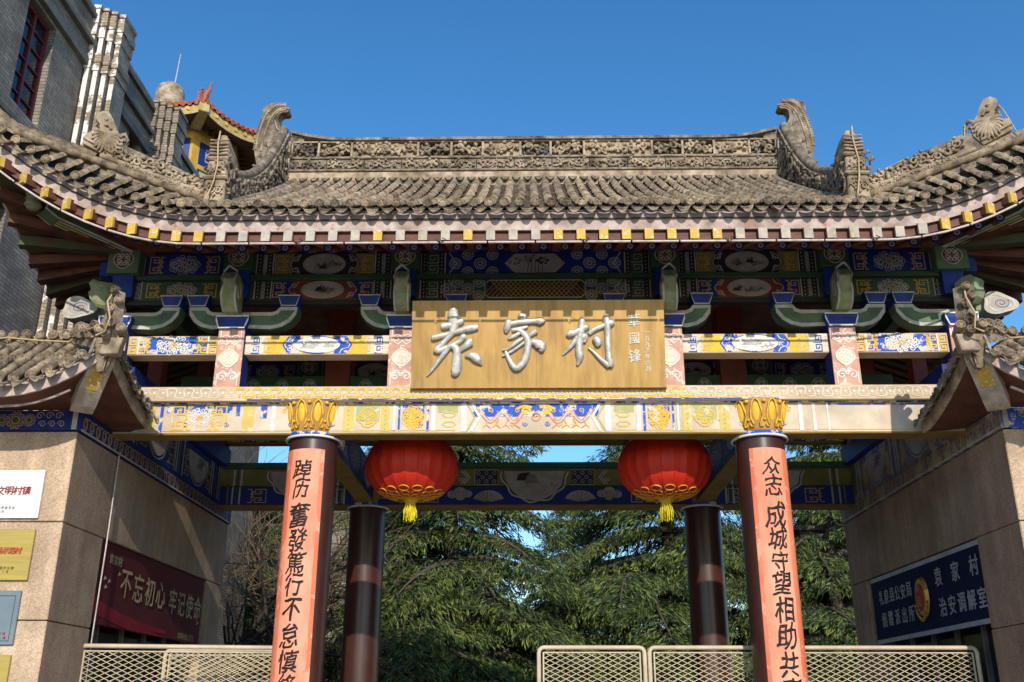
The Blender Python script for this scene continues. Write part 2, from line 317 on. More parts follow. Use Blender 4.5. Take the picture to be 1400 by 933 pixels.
    def land(s, x, y, rx, ry, seed=0, ground='pale', ink='black', half=False):
        r_ = random.Random(seed); n = 28; a0, a1 = (PI, 2*PI) if half else (0, 2*PI)
        s.fill([(x+rx*math.cos(a0+(a1-a0)*i/n), y+ry*math.sin(a0+(a1-a0)*i/n)) for i in range(n+(1 if half else 0))], ground, 2)
        ins = lambda px, py: ((px-x)/rx)**2+((py-y)/ry)**2 < .86 and (not half or py < y-.01)
        for k in range(3):
            bx = x+rx*r_.uniform(-.65, .65); by = y-ry*r_.uniform(.05, .55); w_ = rx*r_.uniform(.2, .4); h = ry*r_.uniform(.35, .75)
            pts = [(bx-w_, by)]+[(bx-w_+2*w_*i/8, by+h*math.sin(PI*i/8)*r_.uniform(.55, 1.1)) for i in range(1, 8)]+[(bx+w_, by)]
            pts = [p for p in pts if ins(*p)]
            if len(pts) > 3: s.fill(pts, ink if k == 0 else 'wash', 3)
            for q in range(7):
                px, py = bx+w_*r_.uniform(-1, 1), by+h*r_.uniform(-.3, .7); l = [(px, py), (px+r_.uniform(-.04, .04), py+r_.uniform(.02, .06)), (px+r_.uniform(-.03, .06), py+r_.uniform(-.01, .05))]
                if all(ins(*p) for p in l): s.line(l, .006, ink, 4)
    def done(s, parent, name='painted_pattern', label=None): return part(name, s.mb, parent, label=label)
mat('bare_wood', (.13, .05, .035), .8, (.09, .035, .028), 7, chip=.3, chipc=(.30, .20, .15))
mat('wash', (.24, .20, .17), .7); mat('wash_worn', (.52, .50, .48), .8)

# ------------------------------------------------ lettering
GC = {}
def glyph(ch, m, offset=0., extr=0., bev=0., shear=0.):
    k = (ch, m.name, offset, extr, bev, shear)
    if k in GC: return GC[k]
    c = bpy.data.curves.new('glyph', 'FONT'); c.body = ch; c.size = 1; c.align_x = 'CENTER'; c.align_y = 'CENTER'; c.extrude = extr; c.bevel_depth = bev; c.resolution_u = 3
    o = bpy.data.objects.new('glyph', c); COL.objects.link(o); bpy.context.view_layer.update()
    me = bpy.data.meshes.new_from_object(o.evaluated_get(bpy.context.evaluated_depsgraph_get())); bpy.data.objects.remove(o); bpy.data.curves.remove(c)
    n = len(me.vertices); co = np.empty(n*3, np.float32); me.vertices.foreach_get('co', co); co = co.reshape(-1, 3)
    if n: mid = (co[:, :2].min(0)+co[:, :2].max(0))/2; co[:, :2] -= mid; co[:, 0] += shear*co[:, 1]; me.vertices.foreach_set('co', co.ravel())
    if offset:
        bm = bmesh.new()
        for q, (dx, dy) in enumerate(((0, 0), (1, 0), (-1, 0), (0, 1), (0, -1), (.7, .7), (-.7, -.7), (.7, -.7), (-.7, .7))):
            t_ = me.copy(); t_.transform(Matrix.Translation((dx*offset, dy*offset, q*(.0007 if not extr else .0011)))); bm.from_mesh(t_); bpy.data.meshes.remove(t_)
        bm.to_mesh(me); bm.free()
    me.materials.clear(); me.materials.append(m); GC[k] = me; return me
def put(ch, fr, x, y, size, m, parent, name='character', depth=.004, offset=0., extr=0., rot=0., sx=1., shear=0., bev=0.):
    o_, u, v, n = fr; p = o_+u*x+v*y+n*depth
    Mx = Matrix(((u.x, v.x, n.x, p.x), (u.y, v.y, n.y, p.y), (u.z, v.z, n.z, p.z), (0, 0, 0, 1)))
    L = Matrix.Rotation(rot, 4, 'Z') @ Matrix.Diagonal((size*sx, size, size if extr else 1, 1))
    o = link(name, glyph(ch, m, offset, extr, bev, shear), parent); o.matrix_basis = Mx @ L
    return o
def line_text(txt, fr, x, y, size, step, m, parent, name='character', **k):
    for i, ch in enumerate(txt):
        if ch != ' ': put(ch, fr, x+i*step, y, size, m, parent, name, **k)
# ================================================ ground
def setting():
    mb = MB(); mb.add([(-600, -300, -.02), (600, -300, -.02), (600, 900, -.02), (-600, 900, -.02)], [(0, 1, 2, 3)], m_soil)
    o = part('ground', mb); o['kind'] = 'structure'
    mb = MB(); mb.add([(-14, -30, 0), (14, -30, 0), (14, 20, 0), (-14, 20, 0)], [(0, 1, 2, 3)], m_pave)
    o = part('pavement', mb); o['kind'] = 'structure'
setting()
# ================================================ the gateway
YC = 14.345
gate = thing('gateway', 'tall carved and painted Chinese timber gateway with a sweeping grey tiled roof', 'gateway', loc=(0, 12.1, 0))
SEG = (1.70, 3.90, 5.42)
def wave_scroll(P, x0, x1, y, h, pitch, c1, c2, w=.022):
    n = int((x1-x0)/(2*pitch)); P_ = (x1-x0)/n; K = n*24
    P.line([(x0+P_*(t-.155*math.sin(4*PI*t)), y+h*.46*math.sin(2*PI*t)) for t in [i/24 for i in range(K+1)]], w, c1, 1)
    P.line([(x0+P_*(t-.14*math.sin(4*PI*t)), y+h*.30*math.sin(2*PI*t)) for t in [i/24 for i in range(K+1)]], w*.28, c2, 2)
    for i in range(2*n):
        cx = x0+P_*(i/2+.25); g = -1 if i % 2 else 1; P.circ(cx, y-g*h*.02, h*.13, c2, 1, n=8); P.spiral(cx, y-g*h*.30, h*.12, g*PI/2, 1, w*.5, c1, 2, g)
def end_bands(P, x, y0, y1, flip, ww=.30, w1='white', fret='white'):
    """vertical stripes, rows of dots and a key fret that close a panel; flip: +1 grows to the right"""
    q = lambda a: x+flip*a
    P.rect(min(q(0), q(ww)), y0, max(q(0), q(ww)), y1, 'black', 1)
    for a in (.02, ww-.02): P.line([(q(a), y0), (q(a), y1)], .016, w1, 2)
    for a in (.065, ww-.065):
        n = max(3, int((y1-y0)/.05))
        for k in range(n): P.circ(q(a), y0+(k+.5)*(y1-y0)/n, .010, w1, 2, n=6)
    a, b = sorted((q(.105), q(ww-.105))); P.rect(a-.008, y0, b+.008, y1, 'green', 2); P.meander(a, y0+.01, b, y1-.01, fret, .008)
def build_frame(Y0, back):
    worn = not back
    # ---- columns with lotus capitals
    for sx in (-2.8, 2.8):
        mb = MB(); mb.lathe([(.30, 0), (.30, 4.80)], (sx, Y0+.25, 0), m_col, 40); c = part('column', mb, gate)
        mb = MB(); mb.lathe([(.302, 4.775), (.335, 4.78), (.345, 4.80), (.345, 4.835)], (sx, Y0+.25, 0), MATS['blue_worn'], 40)
        mb.lathe([(.33, 4.765), (.352, 4.768), (.352, 4.79), (.33, 4.795)], (sx, Y0+.25, 0), MATS['white_worn'], 40); part('collar', mb, c)
        if back:
            mb = MB(); mb.lathe([(.335, 4.835), (.36, 4.9), (.40, 5.05), (.40, 5.11)], (sx, Y0+.25, 0), m_ylbot, 32)
        else:
            mb = MB(); prof = [(.335, 4.835), (.345, 4.86), (.365, 4.95), (.385, 5.08), (.392, 5.20), (.375, 5.235)]
            mb.lathe(prof, (sx, Y0+.25, 0), m_cap, 48)
        part('lotus_capital', mb, c)
        if not back:
            def cp(a, z, off=0.):       # on the capital's face, a = angle from the front
                r = .345+(z-4.86)/.34*.047+off; return V3((sx+r*math.sin(a), Y0+.25-r*math.cos(a), z))
            mb = MB(); n = 12
            for k in range(n):
                a0 = 2*PI*(k+.5)/n; hw = PI/n*.86
                f = [cp(a0+hw*.48*math.cos(t), 5.055+.108*math.sin(t)*(1.15 if math.sin(t) > 0 else 1), .012) for t in [2*PI*i/16 for i in range(16)]]
                ctr = cp(a0, 5.055, .030); mb.add(f+[ctr], [(i, (i+1) % 16, 16) for i in range(16)], m_capy, True)
                for g in (-1, 1):
                    pts = [cp(a0+g*hw*s_, z, .018) for s_, z in ((.0, 5.225), (.45, 5.18), (.82, 5.06), (.80, 4.98), (.45, 4.91), (.50, 4.875), (.85, 4.875), (.95, 4.90))]
                    mb.tube(pts, .0125, m_capy, 5)
                mb.lathe([(.0, .022), (.02, .018), (.028, 0), (.02, -.018), (0, -.022)], cp(a0+PI/n, 5.185, .02), m_capy, 8)
                mb.lathe([(.0, .016), (.014, .012), (.02, 0), (.014, -.012), (0, -.016)], cp(a0+PI/n, 4.955, .02), m_capy, 8)
            part('lotus_petals', mb, c)
    # ---- lower beams
    XE = 5.30
    if not back:
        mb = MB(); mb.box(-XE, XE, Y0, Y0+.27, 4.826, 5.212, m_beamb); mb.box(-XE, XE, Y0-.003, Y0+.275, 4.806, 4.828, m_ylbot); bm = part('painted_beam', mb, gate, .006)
        P = Paint(FRONT(0, Y0, 0), True); z0, z1 = 4.845, 5.205; zc = (z0+z1)/2
        for s in (-1, 1):
            q = lambda a, b: (min(s*a, s*b), max(s*a, s*b))
            def rc(a, b, c, k=0, za=z0, zb=z1): x0, x1 = q(a, b); P.rect(x0, za, x1, zb, c, k)
            rc(0, .78, 'blue', 0, 5.03); rc(.86, .93, 'white', 1); rc(.97, 1.22, 'green', 0, zc+.06)
            for zz in (zc-.09, zc+.03): P.ring(s*1.08, zz, .085, .02, 'olive', 1, ry=.035, n=6)
            P.line([(s*.80, z0), (s*.70, zc), (s*.80, z1)], .03, 'white', 2); P.line([(s*.86, z0), (s*.76, zc), (s*.86, z1)], .02, 'green', 2)
            rc(1.25, 1.30, 'white', 1); rc(1.33, 1.36, 'blue', 1); rc(1.39, 1.66, 'blue', 0, 5.0)
            P.medallion(s*1.53, zc, .13, .15, 'gold', 'gold', .012); P.ruyi(s*1.53, zc+.02, .11, 'gold', None, 3, .012)
            for a in (1.69, 1.75): rc(a, a+.025, 'blue' if a < 1.7 else 'white', 1)
            rc(1.82, 1.93, 'olive'); rc(1.95, 2.24, 'green', 0, 4.98); P.ruyi(s*2.09, zc, .12, 'gold', None, 3, .014); rc(2.27, 2.40, 'olive')
            for k in range(6): P.circ(s*1.875, z0+.03+k*.06, .008, 'black', 2, n=5); P.circ(s*2.335, z0+.03+k*.06, .008, 'black', 2, n=5)
            rc(3.25, 3.30, 'white', 1)
            if s < 0:
                rc(3.36, 3.44, 'blue', 1, 5.02); rc(3.52, 3.66, 'olive'); rc(3.70, 3.75, 'blue', 1, 5.05)
                rc(3.80, 4.62, 'blue', 0, 5.09); P.kui(-4.42, zc, .24, .32, 'gold', 1, .018); P.kui(-3.98, zc, .22, .32, 'gold', -1, .016); P.medallion(-4.2, zc, .16, .12, 'pale', 'gold', .010)
                rc(4.66, 4.70, 'blue', 1); rc(4.76, 4.90, 'olive'); rc(4.94, 4.98, 'blue', 1); rc(4.985, 5.03, 'white', 1); rc(5.035, 5.28, 'bare_wood', 1); [P.fill([(-5.04, z0+k*.045), (-4.99-.02*(k % 3), z0+.02+k*.045), (-5.04, z0+.045+k*.045)], 'bare_wood', 1) for k in range(8)]
            else:
                rc(3.42, 3.46, 'pale', 1); rc(3.60, 3.62, 'white', 1); rc(3.62, 5.2, 'blue', 0, 5.17)
            for xa, xb in ((3.82, 4.6 if s < 0 else 3.82), (1.40, 1.66), (2.5, 3.2), (.10, .66)):
                for k in range(int((xb-xa)/.085)):
                    x = s*(xa+.04+k*.085); P.spiral(x, zc+(.085 if k % 2 else -.085), .036, k, 1.3, .010, ('blue', 'gold', 'olive')[k % 3], 1, 1 if k % 2 else -1)
            for z_ in (z0+.012, z1-.012): P.line([(s*1.0, z_), (s*5.0, z_)], .010, 'olive', 1)
            # dragon
            dx = [(.08+.60*t, zc+.075*math.sin(t*13+.5)*(1-.25*t)) for t in [i/34 for i in range(35)]]
            P.line([(s*x, y) for x, y in dx], .045, 'red', 1); P.line([(s*x, y) for x, y in dx], .012, 'cream', 2)
            P.spiral(s*.13, zc+.07, .06, 0, 1.2, .028, 'gold', 2); P.line([(s*.05, zc+.12), (s*.14, zc+.15), (s*.24, zc+.10)], .03, 'gold', 2)
            for x in (.22, .34, .46, .58): P.line([(s*x, zc-.02), (s*(x+.04), zc-.10), (s*(x-.02), zc-.14)], .014, 'red', 2); P.line([(s*(x+.04), zc-.10), (s*(x+.08), zc-.13)], .010, 'gold', 2)
            P.line([(s*.66, zc+.02), (s*.74, zc+.12)], .016, 'red', 2)
        P.spiral(0, zc, .07, 0, 1.6, .016, 'gold', 2); P.ring(0, zc, .05, .012, 'red', 2)
        P.line([(-.78, z1-.004), (.78, z1-.004)], .012, 'white', 2); P.done(bm)
        mb = MB(); mb.box(-XE, XE, Y0-.10, Y0+.50, 5.215, 5.402, m_capb); mb.box(-XE, XE, Y0-.04, Y0+.46, 5.203, 5.216, m_blworn); cb = part('cap_beam', mb, gate, .008)
        P = Paint(FRONT(0, Y0-.10, 0), True); wave_scroll(P, -5.25, -3.75, 5.318, .14, .105, 'wave_faded', 'pale', .016); wave_scroll(P, -3.75, 1.9, 5.318, .14, .105, 'wave', 'cream', .026); wave_scroll(P, 1.9, 5.2, 5.318, .14, .105, 'wave_faded', 'pale', .016)
        P.rect(-3.6, 5.222, 3.0, 5.236, 'blue', 1); P.done(cb)
    else:
        mb = MB(); mb.box(-XE, XE, Y0, Y0+.4, 5.115, 5.42, MATS['olive']); hb = part('painted_beam', mb, gate, .006)
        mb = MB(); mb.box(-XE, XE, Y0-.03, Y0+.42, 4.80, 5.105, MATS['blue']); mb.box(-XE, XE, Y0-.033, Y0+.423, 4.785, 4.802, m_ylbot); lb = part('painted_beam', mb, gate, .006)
        P = Paint(FRONT(0, Y0, 0)); Q = Paint(FRONT(0, Y0-.03, 0))
        P.rect(-XE, 5.40, XE, 5.425, 'green', 1)
        for cx, rx, ry, sd in ((0, .56, .50, 3), (-3.95, .52, .44, 5), (3.95, .52, .44, 8)):
            for f, c, k in ((1.0, 'white', 1), (.94, 'black', 2), (.91, 'white', 3)):
                Q.line([(cx+rx*f*(1+.035*math.cos(11*t))*math.cos(t), 5.40+ry*f*1.1*(1+.035*math.cos(11*t))*math.sin(t)) for t in [PI+PI*i/40 for i in range(41)] if 5.40+ry*f*1.1*math.sin(t) < 5.385], .03 if k == 1 else .012, c, k)
            Q.land(cx, 5.36, rx*.88, ry*.98, sd, half=True)
        for s in (-1, 1):
            P.rect(min(s*.62, s*.98), 5.15, max(s*.62, s*.98), 5.38, 'black', 1)
            for i in range(5):
                for j in range(3): P.ring(s*(.67+i*.066), 5.195+j*.07, .028, .009, 'blue' if (i+j) % 2 else 'white', 2, n=8)
            P.line([(s*.60, 5.14), (s*1.0, 5.14), (s*1.0, 5.39), (s*.60, 5.39)], .012, 'white', 2)
            for d_ in (0, .045): P.line([(s*(1.22-d_), 5.15), (s*(1.12-d_), 5.26), (s*(1.22-d_), 5.38)], .02, 'white', 2); P.spiral(s*(1.24-d_), 5.22, .035, 0, 1, .012, 'white', 2)
            # fan
            fx, fz = s*.78, 4.83; Q.fill([(fx, fz)]+[(fx+.24*math.cos(a)*1.1-s*.02, fz+.20*math.sin(a)) for a in [R(20+140*i/8) for i in range(9)]], 'pale', 1)
            Q.line([(fx+.26*math.cos(a)-s*.02, fz+.20*math.sin(a)) for a in [R(20+140*i/8) for i in range(9)]], .014, 'white', 2)
            for i in range(7): a = R(25+130*i/6); Q.line([(fx, fz), (fx+.22*math.cos(a), fz+.18*math.sin(a))], .007, 'black', 2)
            # lingzhi cloud
            for (ox, oz, r_) in ((1.12, 4.98, .09), (1.24, 5.02, .10), (1.36, 4.97, .09), (1.23, 4.92, .07)): Q.circ(s*ox, oz, r_, 'pale', 1, ry=r_*.72, n=12)
            for i in range(5): Q.line([(s*(1.12+i*.06), 4.93), (s*(1.14+i*.06), 4.99), (s*(1.10+i*.06), 5.03)], .008, 'black', 2)
            for a in (1.75, 3.35, 4.62): Q.kui(s*a, 4.95, .30, .24, 'gold', s, .014)
            for a in (2.0, 3.15, 4.9):
                for d_, c in ((0, 'white'), (.06, 'green'), (.12, 'white'), (.2, 'olive')): x0 = s*(a+d_); P.rect(min(x0, x0+s*.03), 5.12, max(x0, x0+s*.03), 5.40, c, 1); Q.rect(min(x0, x0+s*.03), 4.81, max(x0, x0+s*.03), 5.10, c, 1)
            Q.kui(s*2.4, 5.0, .3, .2, 'gold', s, .014)
        P.done(hb); Q.done(lb)
        mb = MB(); mb.box(-XE, XE, Y0-.02, Y0+.4, 5.43, 5.52, MATS['green']); part('cap_beam', mb, gate, .006)
    wn = worn
    # ---- short posts, bowls, bracket arms
    for s in (-1, 1):
        for i, ax in enumerate(SEG):
            x = s*ax; zb = 5.402 if not back else 5.52
            mb = MB(); mb.box(x-.165, x+.165, Y0-.04, Y0+.26, zb, 6.20, MATS['blue'] if back else m_bl)
            pf = MATS['red'] if back else m_pink; mb.box(x-.168, x+.168, Y0-.045, Y0-.038, zb, 6.20, pf); pt = part('short_post', mb, gate, .005)
            P = Paint(FRONT(x, Y0-.045, 0), wn); c = 'white'
            for zz, g in ((6.06, 1), (5.55, -1)):
                P.spiral(-.07, zz, .062, 0, 1.4, .014, c, 1, 1); P.spiral(.07, zz, .062, PI, 1.4, .014, c, 1, -1); P.poly([(-.13, zz+g*.11), (-.13, zz-g*.03), (-.05, zz-g*.08), (0, zz-g*.03), (.05, zz-g*.08), (.13, zz-g*.03), (.13, zz+g*.11)], .012, c)
                P.spiral(0, zz-g*.12, .03, 0, 1, .012, c)
            P.ruyi(0, 5.80, .115, 'white', 'cream' if wn else None, 4, .011); P.done(pt)
            mb = MB(); b0, b1 = .165, .205
            for z0_, z1_, r0, r1 in ((6.20, 6.30, .17, .205), (6.30, 6.37, .205, .215)):
                mb.hexa([(x-r0, Y0-.04-(r0-.165), z0_), (x+r0, Y0-.04-(r0-.165), z0_), (x+r0, Y0+.28, z0_), (x-r0, Y0+.28, z0_), (x-r1, Y0-.04-(r1-.165), z1_), (x+r1, Y0-.04-(r1-.165), z1_), (x+r1, Y0+.28, z1_), (x-r1, Y0+.28, z1_)], m_bl)
            bo = part('bracket_bowl', mb, gate, .004)
            P = Paint(frame((x, Y0-.04-.045, 0), (1, 0, 0), (0, .0, 1)), wn); P.line([(-.165, 6.205), (-.20, 6.30), (-.21, 6.365), (.21, 6.365), (.20, 6.30), (.165, 6.205)], .022, 'white', 1, True); P.done(bo)
            # bracket arms
            for g in (-1, 1):
                L = .80 if g*s < 0 else .58
                if i == 1: L = .82 if g*s < 0 else .62
                if i == 2: L = .80
                if i == 2 and g*s > 0: continue
                if i == 0 and g*s < 0 and not back: pass
                prof = [(.0, 6.24), (.20, 6.235), (L-.34, 6.215), (L-.20, 6.25), (L-.09, 6.32), (L-.02, 6.42), (L, 6.53), (L-.25, 6.53), (L-.28, 6.48), (L-.34, 6.455), (.0, 6.455)]
                mb = MB(); mb.prism(prof, (V3((x, Y0+.02, 0)), V3((g, 0, 0)), V3((0, 0, 1)), V3((0, 1, 0))), 0, .20, m_gr if True else 0); ar = part('bracket_arm', mb, gate, .004)
                P = Paint((V3((x, Y0+.02, 0)), V3((g, 0, 0)), V3((0, 0, 1)), V3((0, -1, 0)))); ins = [(.02, 6.262), (L-.34, 6.245), (L-.21, 6.275), (L-.11, 6.34), (L-.045, 6.43), (L-.026, 6.505), (L-.235, 6.505), (L-.27, 6.455), (L-.335, 6.43), (.02, 6.43)]
                P.mb.mats = []; P.line([(a+(.0), b) for a, b in ins], .050, 'rim', 1, True); P.done(ar, 'painted_outline')
                mb = MB(); xa, xb = x+g*(L-.25), x+g*L; xa, xb = min(xa, xb), max(xa, xb)
                mb.hexa([(xa+.02, Y0+.0, 6.532), (xb-.02, Y0+.0, 6.532), (xb-.02, Y0+.24, 6.532), (xa+.02, Y0+.24, 6.532), (xa-.03, Y0-.03, 6.69), (xb+.03, Y0-.03, 6.69), (xb+.03, Y0+.27, 6.69), (xa-.03, Y0+.27, 6.69)], m_bl); bb = part('bracket_block', mb, gate, .004)
                P = Paint(frame(((xa+xb)/2, Y0-.004, 0), (1, 0, 0), (0, -.18, 1))); hw = (xb-xa)/2; k_ = 1/math.cos(math.atan(.18))
                zz = lambda z: (z-6.532)*1.0
                P.fr = (V3(((xa+xb)/2, Y0, 6.532)), V3((1, 0, 0)), V3((0, -.03, .158)).normalized(), V3((0, -.158, -.03)).normalized())
                P.line([(-hw+.03, .01), (-hw-.018, .145), (hw+.018, .145), (hw-.03, .01)], .018, 'rim', 1, True); P.done(bb, 'painted_outline')
            # forward head, gourd outline, narrow
            hp = [(.0, 6.37), (-.20, 6.38), (-.30, 6.44), (-.36, 6.55), (-.34, 6.66), (-.40, 6.76), (-.33, 6.88), (-.18, 6.86), (.0, 6.80)]
            if i < 2 or back:
                mb = MB(); mb.prism(hp, (V3((x-.085, Y0, 0)), V3((0, 1, 0)), V3((0, 0, 1)), V3((1, 0, 0))), 0, .17, m_lime); hd = part('bracket_head', mb, gate, .018)
                P = Paint((V3((x, Y0, 0)), V3((1, 0, 0)), V3((0, 0, 1)), V3((0, -1, 0))))
                P2 = MB()
                for sg in (-1, 1):
                    P2.tube([(x+sg*.085, Y0+a-.004, b) for a, b in hp[1:7]]+[(x, Y0-.41, 6.93)], .016, m_rim, 5)
                    P2.tube([(x+sg*.09, Y0-.20+.06*math.cos(t), 6.66+.10*math.sin(t)) for t in [2*PI*q_/10 for q_ in range(11)]], .010, m_rim, 4)
                P2.add([(x-.05, Y0-.412, 6.76), (x+.05, Y0-.412, 6.76), (x, Y0-.40, 6.84)], [(0, 1, 2)], m_gr)
                part('raised_outline', P2, hd)
            # upper post and medallion block
            mb = MB(); mb.box(x-.14, x+.14, Y0-.03, Y0+.22, 6.66, 7.03, m_bl); (mb.box(min(x+s*.18, x+s*.34), max(x+s*.18, x+s*.34), Y0+.0, Y0+.2, 6.98, 7.30, m_bl) if i == 2 else None); part('upper_post', mb, gate, .005)
            bw = .19 if i < 2 else .21; z0_ = 7.03 if i < 2 else 6.98
            mb = MB(); mb.box(x-bw, x+bw, Y0-.09, Y0+.24, z0_, 7.34, MATS['green'] if i < 2 else m_gr); mk = part('medallion_block', mb, gate, .008)
            P = Paint(FRONT(x, Y0-.09, 0)); P.ruyi(0, (z0_+7.34)/2+.01, .125, 'cream', None, 4, .013); P.circ(0, (z0_+7.34)/2+.01, .118, 'bare_wood', 0); P.done(mk)
    # ---- slim beam between the posts
    for k, (a, b) in enumerate(((-SEG[2], -SEG[1]), (-SEG[1], -SEG[0]), (-SEG[0], SEG[0]), (SEG[0], SEG[1]), (SEG[1], SEG[2]))):
        a += .17; b -= .17; mb = MB(); mb.box(a, b, Y0+.03, Y0+.27, 5.873, 6.133, m_capb if worn else MATS['olive']); sb = part('slim_beam', mb, gate, .005)
        P = Paint(FRONT(0, Y0+.03, 0), wn); z0, z1 = 5.885, 6.122; zc = (z0+z1)/2; c = (a+b)/2; h = (b-a)/2
        if k in (0, 4):
            P.rect(a+.14, z0, b-.14, z1, 'blue'); P.medallion(c, zc, .24, .125, 'white', 'gold', .012); P.kui(c-.38, zc, .18, .22, 'gold', 1, .018); P.kui(c+.38, zc, .18, .22, 'gold', -1, .018)
            for g in (-1, 1): P.line([(c+g*(h-.14), z0), (c+g*(h-.14), z1)], .02, 'white', 2); P.meander(c+g*(h-.07)-.05, z0, c+g*(h-.07)+.05, z1, 'gold', .010)
        elif k in (1, 3):
            P.rect(a+.28, z0, b-.28, z1, 'gold')
            for g in (-1, 1):
                P.rect(min(c+g*h, c+g*(h-.26)), z0, max(c+g*h, c+g*(h-.26)), z1, 'cream', 0); P.rect(min(c+g*(h-.08), c+g*(h-.19)), z0, max(c+g*(h-.08), c+g*(h-.19)), z1, 'pale', 1)
                P.meander(c+g*(h-.135)-.05, z0, c+g*(h-.135)+.05, z1, 'blue', .012)
                for zz in range(4): P.circ(c+g*(h-.03), z0+.03+zz*.06, .012, 'white', 2, n=7); P.circ(c+g*(h-.235), z0+.03+zz*.06, .012, 'white', 2, n=7)
                P.fill([(c+g*.38, z0), (c+g*.22, z0), (c+g*.22, z1), (c+g*.38, z1), (c+g*.45, zc)][::g], 'blue', 1); P.ruyi_bracket(c+g*.42, zc, .24, g, 'white', 'blue')
                P.kui(c+g*.60, zc, .16, .2, 'olive', -g, .012)
            P.land(c, zc, .30, .115, 20+k, 'white', 'wash'); P.ring(c, zc, .30, .012, 'blue', 3, ry=.115)
        P.done(sb)
    # ---- tall painted boards under the eave (sheltered paint)
    mb = MB(); mb.box(-5.5, 5.5, Y0+.10, Y0+.20, 6.60, 6.655, MATS['black']); mb.box(-5.5, 5.5, Y0+.09, Y0+.18, 6.657, 6.93, MATS['green']); b1 = part('painted_board', mb, gate)
    mb = MB(); mb.box(-5.5, 5.5, Y0+.03, Y0+.22, 6.932, 7.0, MATS['green']); part('board_rail', mb, gate, .004)
    mb = MB(); mb.box(-5.5, 5.5, Y0+.09, Y0+.18, 7.002, 7.34, MATS['blue']); b2 = part('painted_board', mb, gate)
    for br, z0, z1, lower in ((b1, 6.67, 6.925, 1), (b2, 7.01, 7.325, 0)):
        P = Paint(FRONT(0, Y0+.09, 0)); zc = (z0+z1)/2; hh = z1-z0
        P.rect(-1.35, z0, 1.35, z1, 'blue' if not lower else 'green', 0)
        for s in (-1, 1):
            end_bands(P, s*1.17, z0, z1, s, .36)
            for i in range(4):
                x = s*(.56+i*.165) if not lower else s*(.74+i*.14)
                if i % 2: P.pinwheel(x, zc, .078)
                else: P.pinwheel(x, z1-.03, .072); P.pinwheel(x, z0+.035, .072)
            P.line([(s*1.14, z0), (s*1.04, zc), (s*1.14, z1)], .016, 'white', 2)
            # painted bay with bracketed oval
            c = s*2.80; P.rect(c-.80, z0, c+.80, z1, 'gold_dim' if not lower else 'blue', 0)
            for g in (-1, 1):
                end_bands(P, c+g*.66, z0, z1, g, .26); P.fill([(c+g*.40, z0), (c+g*.0, z0), (c+g*.0, z1), (c+g*.40, z1), (c+g*.46, zc)][::g], 'red' if lower else 'black', 1)
                P.ruyi_bracket(c+g*.45, zc, hh, g); P.kui(c+g*.57, zc, .17, hh*.85, 'gold', -g, .012)
            P.land(c, zc, .27, hh*.44, 40+lower+2*(s > 0), 'pale', 'black'); P.ring(c, zc, .28, .012, 'cream', 3, ry=hh*.47)
            c = s*4.67; P.rect(c-.56, z0, c+.56, z1, 'green' if lower else 'blue', 0); P.medallion(c, zc, .22, hh*.44); P.kui(c-.37, zc, .18, hh*.8, 'gold', 1, .014); P.kui(c+.37, zc, .18, hh*.8, 'gold', -1, .014)
            for g in (-1, 1): P.rect(c+g*.60-.055, z0, c+g*.60+.055, z1, 'black', 0); P.meander(c+g*.60-.045, z0+.01, c+g*.60+.045, z1-.01, 'cream', .008); P.line([(c+g*.535, z0), (c+g*.535, z1)], .016, 'pale', 1)
        if lower:
            P.rect(-.62, z0+.01, .62, z1-.01, 'black', 1); P.line([(-.66, z0+.05), (-.60, z0+.005), (.60, z0+.005), (.66, z0+.05), (.66, z1-.05), (.60, z1-.005), (-.60, z1-.005), (-.66, z1-.05)], .016, 'cream', 2, True)
            n = 19
            for i in range(n+1):
                for g in (-1, 1):
                    x = -.6+i*1.2/n
                    if abs(x+g*.12) < .63: P.line([(x-g*.10, z0+.02), (x+g*.10, z1-.02)], .009, 'gold', 2)
                if i < n: P.circ(-.6+(i+.5)*1.2/n, zc, .011, 'violet', 2, n=6)
        else:
            P.fill([(-.27, z0+.02), (.27, z0+.02), (.40, zc), (.27, z1-.02), (-.27, z1-.02), (-.40, zc)], 'pale', 1)
            for k in range(26): x = random.gauss(0, .13); P.circ(x, zc+.04-abs(x)*.1+random.uniform(-.03, .07), random.uniform(.012, .03), 'wash' if k % 2 else 'black', 2, n=7)
            for k in range(5): P.line([(-.10+k*.05, z0+.03), (-.08+k*.045, zc), (-.13+k*.07, zc+.07)], .010, 'black', 2)
        P.done(br)
    mb = MB(); mb.tube([(-5.4, Y0+.16, 7.47), (5.4, Y0+.16, 7.47)], .11, m_brown, 14); part('eave_purlin', mb, gate)
MATS['rim'] = m_rim;  mat('violet', (.22, .12, .35), .6); mat('gold_dim', (.25, .19, .06), .6, (.16, .13, .05), 6)
mat('wave_worn', (.78, .52, .05), .7, (.62, .38, .03), 8, chip=.22, chipc=(.80, .66, .45), chips=6)
mat('wave_faded_worn', (.60, .42, .16), .75, (.70, .56, .36), 3, chip=.6, chipc=(.76, .62, .44), chips=5)
build_frame(11.87, False); build_frame(16.32, True)
